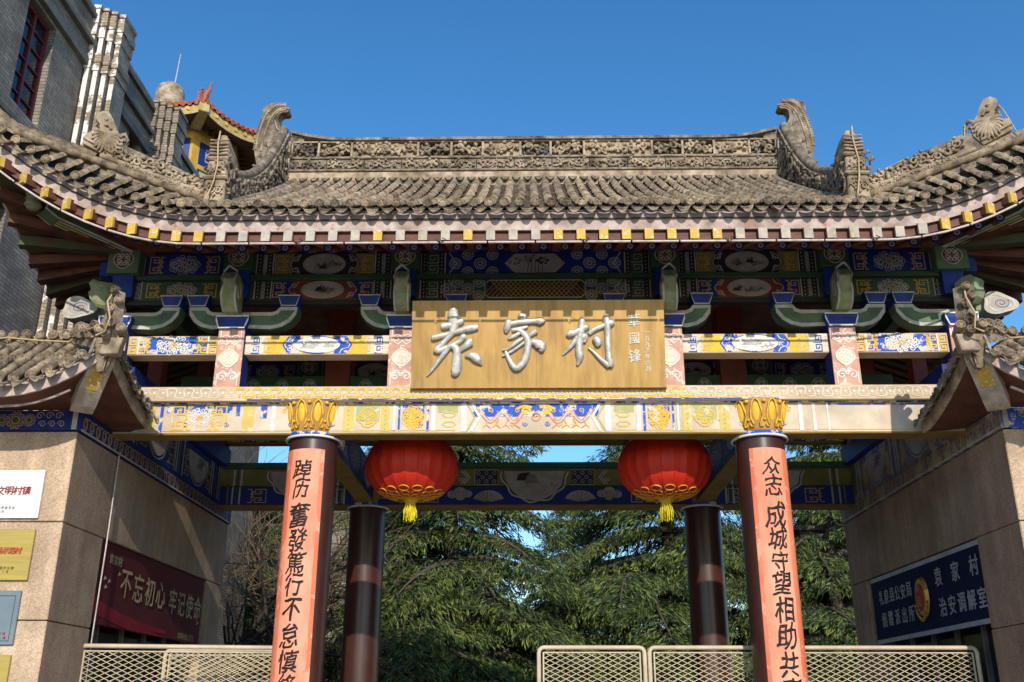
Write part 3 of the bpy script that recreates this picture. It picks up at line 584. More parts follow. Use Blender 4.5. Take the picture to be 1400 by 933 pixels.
# ---- beams running front to back, middle posts, corner scroll brackets
for s in (-1, 1):
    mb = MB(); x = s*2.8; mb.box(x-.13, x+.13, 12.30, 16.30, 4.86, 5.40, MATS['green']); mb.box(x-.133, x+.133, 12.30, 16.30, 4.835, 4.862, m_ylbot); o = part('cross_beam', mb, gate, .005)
    for g in (-1, 1):
        P = Paint((V3((x+g*.13, 14.3, 0)), V3((0, g, 0)), V3((0, 0, 1)), V3((g, 0, 0)))); P.rect(-1.9, 4.9, 1.9, 5.36, 'blue')
        P.medallion(0, 5.13, .5, .2, 'pale', 'gold', .014); P.land(-1.2, 5.13, .34, .2, 3+g); P.land(1.2, 5.13, .34, .2, 6+g); P.kui(-.75, 5.13, .3, .35, 'gold', 1, .014); P.kui(.75, 5.13, .3, .35, 'gold', -1, .014); P.done(o)
    mb = MB(); mb.box(s*2.95-.19, s*2.95+.19, 14.0, 14.4, 5.40, 7.4, MATS['red']); part('middle_post', mb, gate, .01)
    mb = MB(); mb.box(-5.3, 5.3, 14.05, 14.30, 6.0+s*.0, 6.3, MATS['green']) if s > 0 else None
    if s > 0: o = part('tie_beam', mb, gate, .005); P = Paint(FRONT(0, 14.05, 0)); [P.ruyi(q*.42, 6.15, .09, 'white', None, 4, .009) for q in range(-10, 11)]; P.done(o)
    # knee brace to corner
    mb = MB(); mb.box(s*5.28-.12, s*5.28+.12, 12.0, 16.4, 5.45, 5.75, MATS['blue']); mb.box(s*5.38-.08, s*5.38+.08, 12.0, 16.4, 7.0, 7.36, MATS['green']); part('side_beam', mb, gate, .005)
    for yy in (13.3, 15.3):
        mb = MB(); mb.box(s*5.38-.1, s*5.38+.1, yy-.1, yy+.1, 5.75, 7.0, MATS['red']); part('short_post', mb, gate)
    # gourd and cloud-scroll bracket tails at the outer corner
    hx = s*5.47; mb = MB(); mb.prism([(.0, 6.44), (.16, 6.46), (.24, 6.52), (.28, 6.60), (.25, 6.66), (.29, 6.73), (.24, 6.80), (.12, 6.81), (0, 6.76)], (V3((hx, 11.83, 0)), V3((s*.55, -.83, 0)).normalized(), V3((0, 0, 1)), V3((.83, s*.55*s, 0)).normalized()), -.10, .10, m_lime); g_ = part('bracket_head', mb, gate, .03)
    cx, cz = s*5.93, 6.50; out = [(cx+.19*(1+.16*math.cos(3*t+.4))*math.cos(t)*1.15, cz+.15*(1+.13*math.cos(3*t+.4))*math.sin(t)) for t in [2*PI*i/30 for i in range(30)]]
    mb = MB(); mb.prism(out, (V3((0, 11.86, 0)), V3((1, 0, 0)), V3((0, 0, 1)), V3((0, -1, 0))), -.14, .06, m_rim); mb.box(min(s*5.5, cx), max(s*5.5, cx), 11.9, 12.05, 6.42, 6.62, m_lime); sc_ = part('cloud_scroll_bracket', mb, gate, .025)
    P = Paint(FRONT(cx, 11.80, cz)); P.circ(0, 0, .13, 'pale', 0, ry=.09); P.line([(.15*(1+.16*math.cos(3*t+.4))*math.cos(t), .105*(1+.16*math.cos(3*t+.4))*math.sin(t)) for t in [2*PI*i/24 for i in range(24)]], .018, 'white', 1, True); P.spiral(.01, .0, .11, PI*.2, 1.6, .016, 'white', 1, -s, .68); P.spiral(.02, .0, .11, PI*.2, 1.6, .008, 'blue', 2, -s, .68); P.done(sc_)
# ceiling between the frames
mb = MB(); mb.box(-5.5, 5.5, 12.0, 16.7, 7.345, 7.40, m_soff); part('ceiling_boards', mb, gate)

# ================================================ roof
EY, EZ = 10.42, 7.21
def ea(x): return max(0., abs(x)-4.0)
def eY(x): return EY-.40*(ea(x)/3)**2
def eZ(x): return EZ+.156*ea(x)**2
def hipY(x): return 11.45-(abs(x)-4.1)*.43
def hipZ(x): return max(7.69+.22*ea(x), eZ(x)+.09)
def slope(x, d): return eZ(x)+.55*d+.0263*d*d
roof = link('roof', None, gate, (0, YC, 7.3)) if False else None
mb = MB()
def roof_pt(u, v):        # front half, under the tiles
    x = -7+14*u
    if abs(x) <= 4.1: Y1 = 14.25; Y = eY(x)+.04+(Y1-eY(x))*v; return (x, Y, slope(x, Y-eY(x))-.09)
    Y1 = hipY(x); Y = eY(x)+.04+(Y1-eY(x)-.04)*v; return (x, Y, eZ(x)-.08+(hipZ(x)-eZ(x))*v)
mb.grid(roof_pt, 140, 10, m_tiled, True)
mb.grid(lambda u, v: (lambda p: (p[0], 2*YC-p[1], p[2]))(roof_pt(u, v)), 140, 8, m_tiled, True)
# side slopes
SX = lambda y: 6.62+.38*(min(1., abs(y-YC)/4.15))**6
def SZ(y): t = max(0., abs(y-YC)-1.6)/2.55; return 7.21+1.40*t*t
for s in (-1, 1):
    def sp(u, v):
        y = 10.05+8.59*u; k = abs(y-YC)
        t = max(0, (k-2.9)/(4.145-2.9)); xi = 4.1+2.9*t; xe = SX(y); zi = hipZ(xi)
        return (s*(xe+(xi-xe)*v), y, SZ(y)+(max(zi, SZ(y))-SZ(y))*v-.03)
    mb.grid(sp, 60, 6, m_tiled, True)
rf = part('roof_deck', mb, gate)
# gable walls
for s in (-1, 1):
    mb = MB(); pts = [(-2.9, 7.7), (2.9, 7.7), (1.6, 8.5), (0, 9.8), (-1.6, 8.5)]
    mb.prism(pts, (V3((s*4.02, YC, 0)), V3((0, 1, 0)), V3((0, 0, 1)), V3((s, 0, 0))), -.06, .06, m_brown); part('gable_board', mb, gate)
# ---- round tile rows, pan rows, eave discs, drip tiles
def round_row(L, x_top=None, seed=0, zf=None):
    r_ = random.Random(seed); mb = MB(); seg = .235; n = max(1, int(L/seg)); vs = []
    for k in range(n):
        d0, d1 = k*L/n, (k+1)*L/n+.012; j = r_.uniform(-.006, .006); jz = r_.uniform(-.004, .006)
        for d_, r in ((d0, .060), (d1, .043)):
            for i in range(7): a = PI*i/6; yield_ = (r*math.cos(a)+j, d_, zf(d_)+r*math.sin(a)*1.15+jz+.012); vs.append(yield_)
    fs = []
    for k in range(n):
        b = k*14
        for i in range(6): fs.append((b+i, b+i+1, b+8+i, b+7+i))
        fs.append(tuple(b+i for i in range(6, -1, -1)))
    mb.add(vs, fs, m_tile, True); return mb
def pan_row(L, seed, zf):
    r_ = random.Random(seed); mb = MB(); seg = .118; n = max(1, int(L/seg))
    for k in range(n):
        d0, d1 = k*L/n, (k+1)*L/n+.03; j = r_.uniform(-.006, .006); lift = .036+r_.uniform(-.006, .008); vs = []
        for d_, up in ((d0, lift), (d1, .0)):
            for i in range(5): t = -1+i/2; vs.append((t*.067+j, d_, zf(d_)-.075+up+.03*t*t))
        for i in range(5): t = -1+i/2; vs.append((t*.067+j, d0+.004, zf(d0)-.075+lift-.030+.03*t*t))
        mb.add(vs, [(i, i+1, 6+i, 5+i) for i in range(4)]+[(i+1, i, 10+i, 11+i) for i in range(4)], m_tiled, True)
    return mb
def disc_mesh():
    mb = MB(); n = 16; pr = [(.056, .035), (.058, 0), (.053, -.006), (.047, -.004), (.044, .008), (.028, .008), (.020, -.001), (0, -.004)]
    vs = [(r*math.cos(2*PI*i/n), y, r*math.sin(2*PI*i/n)) for r, y in pr for i in range(n)]
    mb.add(vs, [(k*n+i, k*n+(i+1) % n, (k+1)*n+(i+1) % n, (k+1)*n+i) for k in range(len(pr)-1) for i in range(n)], m_tile, True)
    for k in range(6): a = k*PI/3; mb.lathe([(.008, -.006), (.0, .004)], (.037*math.cos(a), 0, .037*math.sin(a)), m_tile, 5)
    return mb.mesh('eave_disc')
def drip_mesh(v):
    r_ = random.Random(v); mb = MB(); n = 10; top = []; bot = []
    for i in range(n+1):
        t = -1+2*i/n; x = .094*t; top.append((x, 0, .012+.028*t*t)); bot.append((x*.96, -.05-.03*(1-t*t), .012+.028*t*t-.092*(1-abs(t)**1.8)-.012+r_.uniform(-.006, .006)))
    vs = top+bot+[(x, y+.018, z+.004) for x, y, z in bot]; m = n+1
    mb.add(vs, [(i, i+1, m+i+1, m+i) for i in range(n)]+[(m+i, m+i+1, 2*m+i+1, 2*m+i) for i in range(n)], m_tile, False)
    for k in range(3): a = [(-.05+.05*k+.018*math.cos(t), -.040, -.022+.012*math.sin(t)) for t in [PI*q/4 for q in range(5)]]; mb.tube(a, .005, m_tile, 4)
    return mb.mesh('drip_tile')
DISC = disc_mesh(); DRIPS = [drip_mesh(v) for v in range(5)]
P0 = .183
zf0 = lambda d_: .55*d_+.0263*d_*d_
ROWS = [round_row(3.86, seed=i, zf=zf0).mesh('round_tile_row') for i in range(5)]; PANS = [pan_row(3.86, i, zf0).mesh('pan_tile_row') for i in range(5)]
xs = [i*P0 for i in range(-38, 39)]
for k, x in enumerate(xs):
    xa = x; a = ea(x); tw = (-1 if x < 0 else 1)*min(.25, .10*a); pi_ = -math.atan(2*.156*a)*(1 if x > 0 else -1)
    if abs(x) <= 3.85: link('round_tile_row', ROWS[(k*7) % 5], rf, (x, EY, EZ))
    elif abs(x) < 6.98:
        Y0, Y1 = eY(x), hipY(x) if abs(x) > 4.1 else 11.5; L = max(.2, Y1-Y0); z0, z1 = eZ(x), (hipZ(x) if abs(x) > 4.1 else slope(x, Y1-Y0))
        mb = round_row(L, seed=k, zf=lambda d_, z0=z0, z1=z1, L=L: (z1-z0)*d_/L); link('round_tile_row', mb.mesh('round_tile_row'), rf, (x, Y0, z0))
    link('eave_disc', DISC, rf, (x, eY(x)-.03, eZ(x)+.03), (random.uniform(-.12, .05), pi_+random.uniform(-.1, .1), random.uniform(-.1, .1)))
    xm = x+P0/2
    if abs(xm) < 6.95:
        if abs(xm) <= 3.9: link('pan_tile_row', PANS[(k*3) % 5], rf, (xm, EY, EZ))
        else:
            Y0, Y1 = eY(xm), hipY(xm) if abs(xm) > 4.1 else 11.5; L = max(.2, Y1-Y0); z0, z1 = eZ(xm), (hipZ(xm) if abs(xm) > 4.1 else slope(xm, Y1-Y0))
            link('pan_tile_row', pan_row(L, k, lambda d_, z0=z0, z1=z1, L=L: (z1-z0)*d_/L).mesh('pan_tile_row'), rf, (xm, Y0, z0))
        aa = ea(xm); link('drip_tile', DRIPS[k % 5], rf, (xm, eY(xm)-.03, eZ(xm)-.070+random.uniform(-.006, .006)), (random.uniform(-.15, .1), -math.atan(.312*aa)*(1 if xm > 0 else -1)+random.uniform(-.08, .08), random.uniform(-.12, .12)))
# rear and side tile rows, out of the photograph's sight: joined
mb = MB()
for x in xs[::1]:
    if abs(x) < 4.0: mb.tube([(x, 2*YC-(EY+d_), EZ+zf0(d_)+.02) for d_ in (0, 1.2, 2.4, 3.6)], .055, m_tile, 6, False)
for s in (-1, 1):
    for i in range(44):
        y = 10.35+i*.19; k = abs(y-YC); t = max(0, (k-2.9)/(4.145-2.9)); xi = 4.1+2.9*t; zi = hipZ(xi)
        if xi < SX(y)-.1: mb.tube([(s*SX(y), y, SZ(y)+.02), (s*xi, y, max(zi, SZ(y))+.02)], .055, m_tile, 6)
part('rear_tiling', mb, gate, kind='stuff')
# ---- eave board, cables, rafters
def strip(fn, n, m, name, parent, thick=.03):
    """fn(t) -> (top point, bottom point); a board of that height following the eave"""
    mb = MB(); vs = []
    for i in range(n+1):
        a, b = fn(i/n); vs += [a, b, (a[0], a[1]+thick, a[2]), (b[0], b[1]+thick, b[2])]
    fs = []
    for i in range(n):
        o = 4*i; q = o+4; fs += [(o, o+1, q+1, q), (o+2, q+2, q+3, o+3), (o, q, q+2, o+2), (o+1, o+3, q+3, q+1)]
    mb.add(vs, fs, m, False); return part(name, mb, parent)
for s in (1, -1):
    strip(lambda t: (lambda x: ((x, (eY(x)+.05) if s > 0 else 2*YC-eY(x)-.08, eZ(x)-.04), (x, (eY(x)+.05) if s > 0 else 2*YC-eY(x)-.08, eZ(x)-.305)))(-7+14*t), 70, m_eave, 'eave_board', gate)
for s in (-1, 1):
    mb = MB(); vs = []; n = 30
    for i in range(n+1):
        y = 10.08+i*(8.53/n); vs += [(s*(SX(y)-.02), y, SZ(y)-.03), (s*(SX(y)-.02), y, SZ(y)-.305), (s*(SX(y)-.05), y, SZ(y)-.03), (s*(SX(y)-.05), y, SZ(y)-.305)]
    mb.add(vs, [(4*i, 4*i+1, 4*i+5, 4*i+4) for i in range(n)]+[(4*i+2, 4*i+6, 4*i+7, 4*i+3) for i in range(n)]+[(4*i+1, 4*i+3, 4*i+7, 4*i+5) for i in range(n)], m_eave); part('eave_board', mb, gate)
FR = .265
def fly_mesh(endm, p, q, w=.05, h=.13, body=None):
    """squared rafter from its painted outer end p back to q (undersides)"""
    p, q = V3(p), V3(q); u = (q-p).normalized(); sd = V3((u.y, -u.x, 0)).normalized()*w; o_ = V3((0, 0, h)); mb = MB()
    mb.hexa([p-sd, p+sd, q+sd, q-sd, p-sd+o_, p+sd+o_, q+sd+o_, q-sd+o_], body or m_brown)
    if endm: e = p+u*.03; f = p-u*.008; s2 = sd*1.04; d_ = V3((0, 0, .003)); mb.hexa([f-s2-d_, f+s2-d_, e+s2-d_, e-s2-d_, f-s2+o_+d_, f+s2+o_+d_, e+s2+o_+d_, e-s2+o_+d_], endm)
    return mb.mesh('flying_rafter')
FLY = [fly_mesh(m, (0, 0, -.13), (0, 1.3, .33)) for m in (m_yel, m_whe)]
def eye_mesh():
    mb = MB(); mb.tube([(0, 0, 0), (0, 1.05, .53)], .055, m_brown, 12, False); n = 14
    for r0, r1, m, y in ((.058, .036, MATS['blue'], -.002), (.036, .014, MATS['pale'], -.004), (.014, 0, MATS['blue'], -.006)):
        mb.add([(r*math.cos(2*PI*i/n), y, r*math.sin(2*PI*i/n)) for r in (r0, r1) for i in range(n)], [(i, (i+1) % n, n+(i+1) % n, n+i) for i in range(n)], m)
    return mb.mesh('round_rafter')
EYE = eye_mesh()
for k in range(-26, 27):
    x = (k+.5)*FR-.13
    if abs(x) > 6.85: continue
    sg = 1 if x > 0 else -1; yel = (abs(x) > 4.55 or (-4.5 < x < -3.9) or (.2 < x < 2.0) or random.random() < .22); a = ea(x); em = m_yel if yel else m_whe
    if abs(x) < 4.5: link('flying_rafter', FLY[0 if yel else 1], gate, (x, EY+.02, EZ+.156*a*a-.31)); link('flying_rafter', FLY[1], gate, (x, 2*YC-EY-.02, EZ-.31), (0, 0, PI))
    else:
        xi = sg*(4.5+(abs(x)-4.5)*.30); link('flying_rafter', fly_mesh(em, (x, eY(x)+.02, eZ(x)-.44), (xi, 11.75, 7.27)), gate); link('flying_rafter', fly_mesh(em, (x, 2*YC-eY(x)-.02, eZ(x)-.44), (xi, 2*YC-11.75, 7.27)), gate)
    if abs(x) < 5.75: link('round_rafter', EYE, gate, (x+.1, 10.98-.3*(a/3)**2, 6.935+.13*a*a), (-.12*min(1, a), 0, -sg*min(.5, .22*a)))
for s in (-1, 1):
    for i in range(30):
        y = 10.25+i*.282; k = abs(y-YC); sg = 1 if y > YC else -1; yi = YC+sg*(min(k, 2.2)+max(0, k-2.2)*.18)
        link('flying_rafter', fly_mesh(m_yel if i < 3 else None, (s*(SX(y)-.05), y, SZ(y)-.44), (s*5.1, yi, 7.30), .075, .13, m_soffg if i % 3 == 1 else m_brown), gate)
# boards closing the gaps between the rafter ends
strip(lambda t: (lambda x: ((x, eY(x)+.10, eZ(x)-.30), (x, eY(x)+.10, eZ(x)-.415)))(-6.9+13.8*t), 60, m_brown, 'rafter_gap_board', gate, .02)
# soffit boards above the rafters
mb = MB(); cl = lambda x, m: max(-m, min(m, x))
for g in (0, 1):
    mb.grid(lambda u, v: (lambda x: (x+(cl(x, 5.0)-x)*v, (lambda Y: Y if g == 0 else 2*YC-Y)(eY(x)+.05+(12.1-eY(x))*v), (eZ(x)-.30)+(7.62-eZ(x)+.30)*v))(-6.95+13.9*u), 60, 4, m_soff, False)
for s in (-1, 1):
    mb.grid(lambda u, v: (lambda y: (s*(SX(y)-.05+(4.9-SX(y))*v), y+(YC+cl(y-YC, 2.3)-y)*v, SZ(y)-.30+(7.62-SZ(y)+.30)*v))(10.1+8.5*u), 40, 4, m_soff, False)
part('soffit', mb, gate)
# ---- corner beams
for s in (-1, 1):
    def C(t, dz, off):   # along the diagonal from the corner post outwards
        p = V3((s*5.35, 11.95, 0)).lerp(V3((s*6.95, 10.32, 0)), t); dr = V3((s*1.6, -1.63, 0)).normalized(); sd = V3((dr.y, -dr.x, 0)); return p+sd*off+V3((0, 0, dz))
    mb = MB(); w = .13
    prof = [(0, 7.28), (.48, 7.42), (.55, 7.50), (.53, 7.58), (.56, 7.66), (.62, 7.72), (.62, 7.80), (0, 7.56)]
    fr_ = (C(0, 0, 0), V3((s*1.6, -1.63, 0)).normalized(), V3((0, 0, 1)), V3((-1.63, -s*1.6*s, 0)).normalized())
    n_ = fr_[1].cross(fr_[2]); fr_ = (fr_[0], fr_[1], fr_[2], n_)
    LN = 2.284
    mb.prism([(a*LN, b) for a, b in prof], fr_, -w, w, m_gr); cb = part('corner_beam', mb, gate)
    mb = MB()
    for g in (-1, 1): mb.tube([fr_[0]+fr_[1]*(a*LN)+fr_[2]*(b+(.012 if 0 < i < 6 else 0))+n_*(g*(w+.002)) for i, (a, b) in enumerate(prof[:7])], .017, m_rim, 5)
    for g in (-.55, 0, .55): mb.tube([fr_[0]+fr_[1]*(a*LN*.97)+fr_[2]*(b-.004)+n_*(g*w) for a, b in prof[:2]], .012, m_rim if g else MATS['gold'], 5)
    part('painted_outline', mb, cb)
    prof2 = [(.40, 7.60), (.62, 7.78), (.85, 8.06), (1.04, 8.45), (1.04, 8.62), (.85, 8.25), (.62, 7.95), (.40, 7.78)]
    mb = MB(); mb.prism([(a*LN, b) for a, b in prof2], fr_, -.10, .10, MATS['blue']); cb = part('corner_beam', mb, gate)
    mb = MB()
    for i in range(9):
        t = i/9; a = .62+t*.36; z = 7.78+t*t*.35+t*.22
        mb.tube([fr_[0]+fr_[1]*(a*LN+dx)+fr_[2]*(z-.01+dx*.3)+n_*q for q, dx in ((-.10, 0), (0, .10), (.10, 0))], .020 if i % 2 else .012, m_rim, 5)
    part('painted_outline', mb, cb)
    mb = MB(); c_ = C(.60, 7.62, 0); mb.lathe([(.0, -.13), (.06, -.13), (.10, -.08), (.10, -.04), (.085, 0), (.10, .05), (.09, .12), (0, .13)], c_, m_lime, 16)
    for z in (-.08, .0, .07): mb.lathe([(.101, z-.01), (.106, z), (.101, z+.01)], c_, m_rim, 16)
    part('hanging_knob', mb, gate)
# ================================================ carved ridges
def carve(mb, fr, x0, x1, y0, y1, seed, m, dens=1., t=.030, open_=False):
    """vine scrolls, leaves and flowers in relief between x0..x1, y0..y1 of a frame"""
    r_ = random.Random(seed); o, u, v, n = fr; P = lambda x, y, d_=0.: o+u*x+v*y+n*d_
    w, h = x1-x0, y1-y0; yc = (y0+y1)/2
    q = max(2, int(w/h*1.6*dens))
    mb.tube([P(x0+w*i/(q*6), yc+h*.24*math.sin(PI*i/6*1.0+seed), t*.55) for i in range(q*6+1)], t*.55, m, 5, sy=1, up=n)
    for k in range(q):
        cx = x0+(k+.5)*w/q; g = 1 if (k+seed) % 2 else -1; cy = yc+g*h*.13; r = h*.27*r_.uniform(.85, 1.15); a0 = r_.uniform(0, 6)
        pts = []; rad = []
        for i in range(15):
            tt = i/14; a = a0+g*2*PI*1.25*tt; rr = r*(1-.78*tt); pts.append(P(cx+rr*math.cos(a), cy+rr*math.sin(a), t*(.6+.5*tt))); rad.append(t*(.30+.45*tt))
        mb.tube(pts, rad, m, 5, up=n)
        for j in range(5):
            a = a0+j*1.3+r_.uniform(-.3, .3); lx, ly = cx+r*1.1*math.cos(a), cy+r*1.1*math.sin(a); L = h*r_.uniform(.18, .32); b = a+r_.uniform(-.9, .9)
            if not (y0 < ly+L*math.sin(b) < y1): L *= .4
            if not (x0 < lx+L*math.cos(b) < x1): L *= .4
            mb.tube([P(lx, ly, t*.4), P(lx+L*.4*math.cos(b), ly+L*.4*math.sin(b), t*1.1), P(lx+L*.75*math.cos(b+.25), ly+L*.75*math.sin(b+.25), t*.9), P(lx+L*math.cos(b+.5), ly+L*math.sin(b+.5), t*.3)], [t*.25, t*.85, t*.6, t*.08], m, 5, sy=1., up=n)
def flower(mb, fr, x, y, r, m):
    o, u, v, n = fr
    for ring_, (rr, q, d_) in enumerate(((.72, 8, .012), (.42, 6, .035))):
        for k in range(q):
            a = 2*PI*k/q+ring_*.3; c = o+u*(x+r*rr*math.cos(a))+v*(y+r*rr*math.sin(a))+n*d_
            vs = [c+u*(r*.30*math.cos(t))+v*(r*.26*math.sin(t)) for t in [2*PI*i/8 for i in range(8)]]+[c+n*.03]
            mb.add(vs, [(i, (i+1) % 8, 8) for i in range(8)], m, True)
    c = o+u*x+v*y+n*.05; vs = [c+u*(r*.2*math.cos(t))+v*(r*.2*math.sin(t)) for t in [2*PI*i/8 for i in range(8)]]+[c+n*.03]; mb.add(vs, [(i, (i+1) % 8, 8) for i in range(8)], m, True)
RX = 4.02
mb = MB(); yr = YC-.14
mb.box(-RX, RX, YC-.17, YC+.17, 9.40, 9.862, m_carv)
mb.box(-RX, RX, YC-.20, YC+.20, 9.864, 9.90, m_carvd); mb.box(-RX, RX, YC-.16, YC+.16, 10.12, 10.15, m_carvd)
ridge = part('main_ridge', mb, gate, .006)
mb = MB(); n = 26
def ctop(x): return 10.50+.20*max(0, (abs(x)-3.2))**1.6
vs = []
for i in range(n+1): x = -RX+2*RX*i/n; zt = ctop(x); vs += [(x, YC-.17, zt-.035), (x, YC+.17, zt-.035), (x, YC+.17, zt+.015), (x, YC-.17, zt+.015)]
mb.add(vs, [(4*i+a, 4*i+(a+1) % 4, 4*i+4+(a+1) % 4, 4*i+4+a) for i in range(n) for a in range(4)], m_carvd); part('ridge_coping', mb, ridge)
rr = random.Random(5); x = -RX+.02; k = 0; kinds = ['o', 'o', 'p', 'o', 'o', 'p', 'o', 'o', 'p', 'o', 'o', 'p', 'o', 'o']
wid = [.40, .56, .60, 1.15, .52, .50, 1.1, .46, .58, 1.15, .50, .44, .0]
seq = [('o', .45), ('o', .55), ('p', 1.1), ('o', .55), ('o', .52), ('f', .62), ('o', .50), ('o', .55), ('p', 1.12), ('o', .50), ('o', .52), ('f', .58), ('o', 0)]
tot = sum(w for _, w in seq); rest = 2*RX-.04-tot; seq[-1] = ('o', rest)
for k, (kd, w) in enumerate(seq):
    fr = FRONT(0, YC-.10, 0); mb = MB(); x1 = x+w; z0, z1 = 10.16, 10.465
    for a, b, c, d_ in ((x, x+.018, z0, z1), (x1-.018, x1, z0, z1), (x, x1, z0, z0+.016), (x, x1, z1-.02, z1+.004)): mb.box(a, b, YC-.13, YC+.13, c, d_, m_carv)
    if kd != 'o': mb.box(x+.01, x1-.01, YC-.09, YC+.09, z0+.01, z1-.01, m_carv)
    carve(mb, fr, x+.03, x1-.03, z0+.02, z1-.02, k*3+1, m_carv if k % 3 else m_carvd, .85, .044)
    if kd == 'o' and k % 2: mb.box(x+.01, x1-.01, YC+.06, YC+.10, z0+.01, z1-.01, m_carvd)
    if kd == 'o': carve(mb, FRONT(0, YC+.06, 0), x+.03, x1-.03, z0+.02, z1-.02, k*3+90, m_carvd, 1.5, .034)
    if kd == 'o': carve(mb, FRONT(0, YC-.02, 0), x+.03, x1-.03, z0+.02, z1-.02, k*3+2, m_carvd, 1.1, .042)
    if kd in 'fp': flower(mb, frame((0, YC-.12, 0), (1, 0, 0), (0, 0, 1)), (x+x1)/2, (z0+z1)/2, .10, m_carv)
    part('carved_panel', mb, ridge)
    x = x1
x = -RX
for k in range(13):
    x1 = x+2*RX/13; mb = MB(); mb.box(x+.006, x1-.006, YC-.13, YC+.13, 9.902, 10.118, m_carvd); carve(mb, FRONT(0, YC-.13, 0), x+.02, x1-.02, 9.915, 10.108, k+60, m_carv if k % 4 else m_carvd, .75, .032)
    part('carved_panel', mb, ridge); x = x1
# tile ends where the rows meet the ridge
mb = MB()
for i in range(-21, 22):
    xx = i*P0+P0/2; mb.hexa([(xx-.02, 14.10, 9.66), (xx+.02, 14.10, 9.66), (xx+.02, 14.18, 9.66), (xx-.02, 14.18, 9.66), (xx-.07, 14.14, 9.74), (xx+.07, 14.14, 9.74), (xx+.07, 14.18, 9.76), (xx-.07, 14.18, 9.76)], m_carvd)
part('ridge_foot_tile', mb, ridge, kind='stuff')
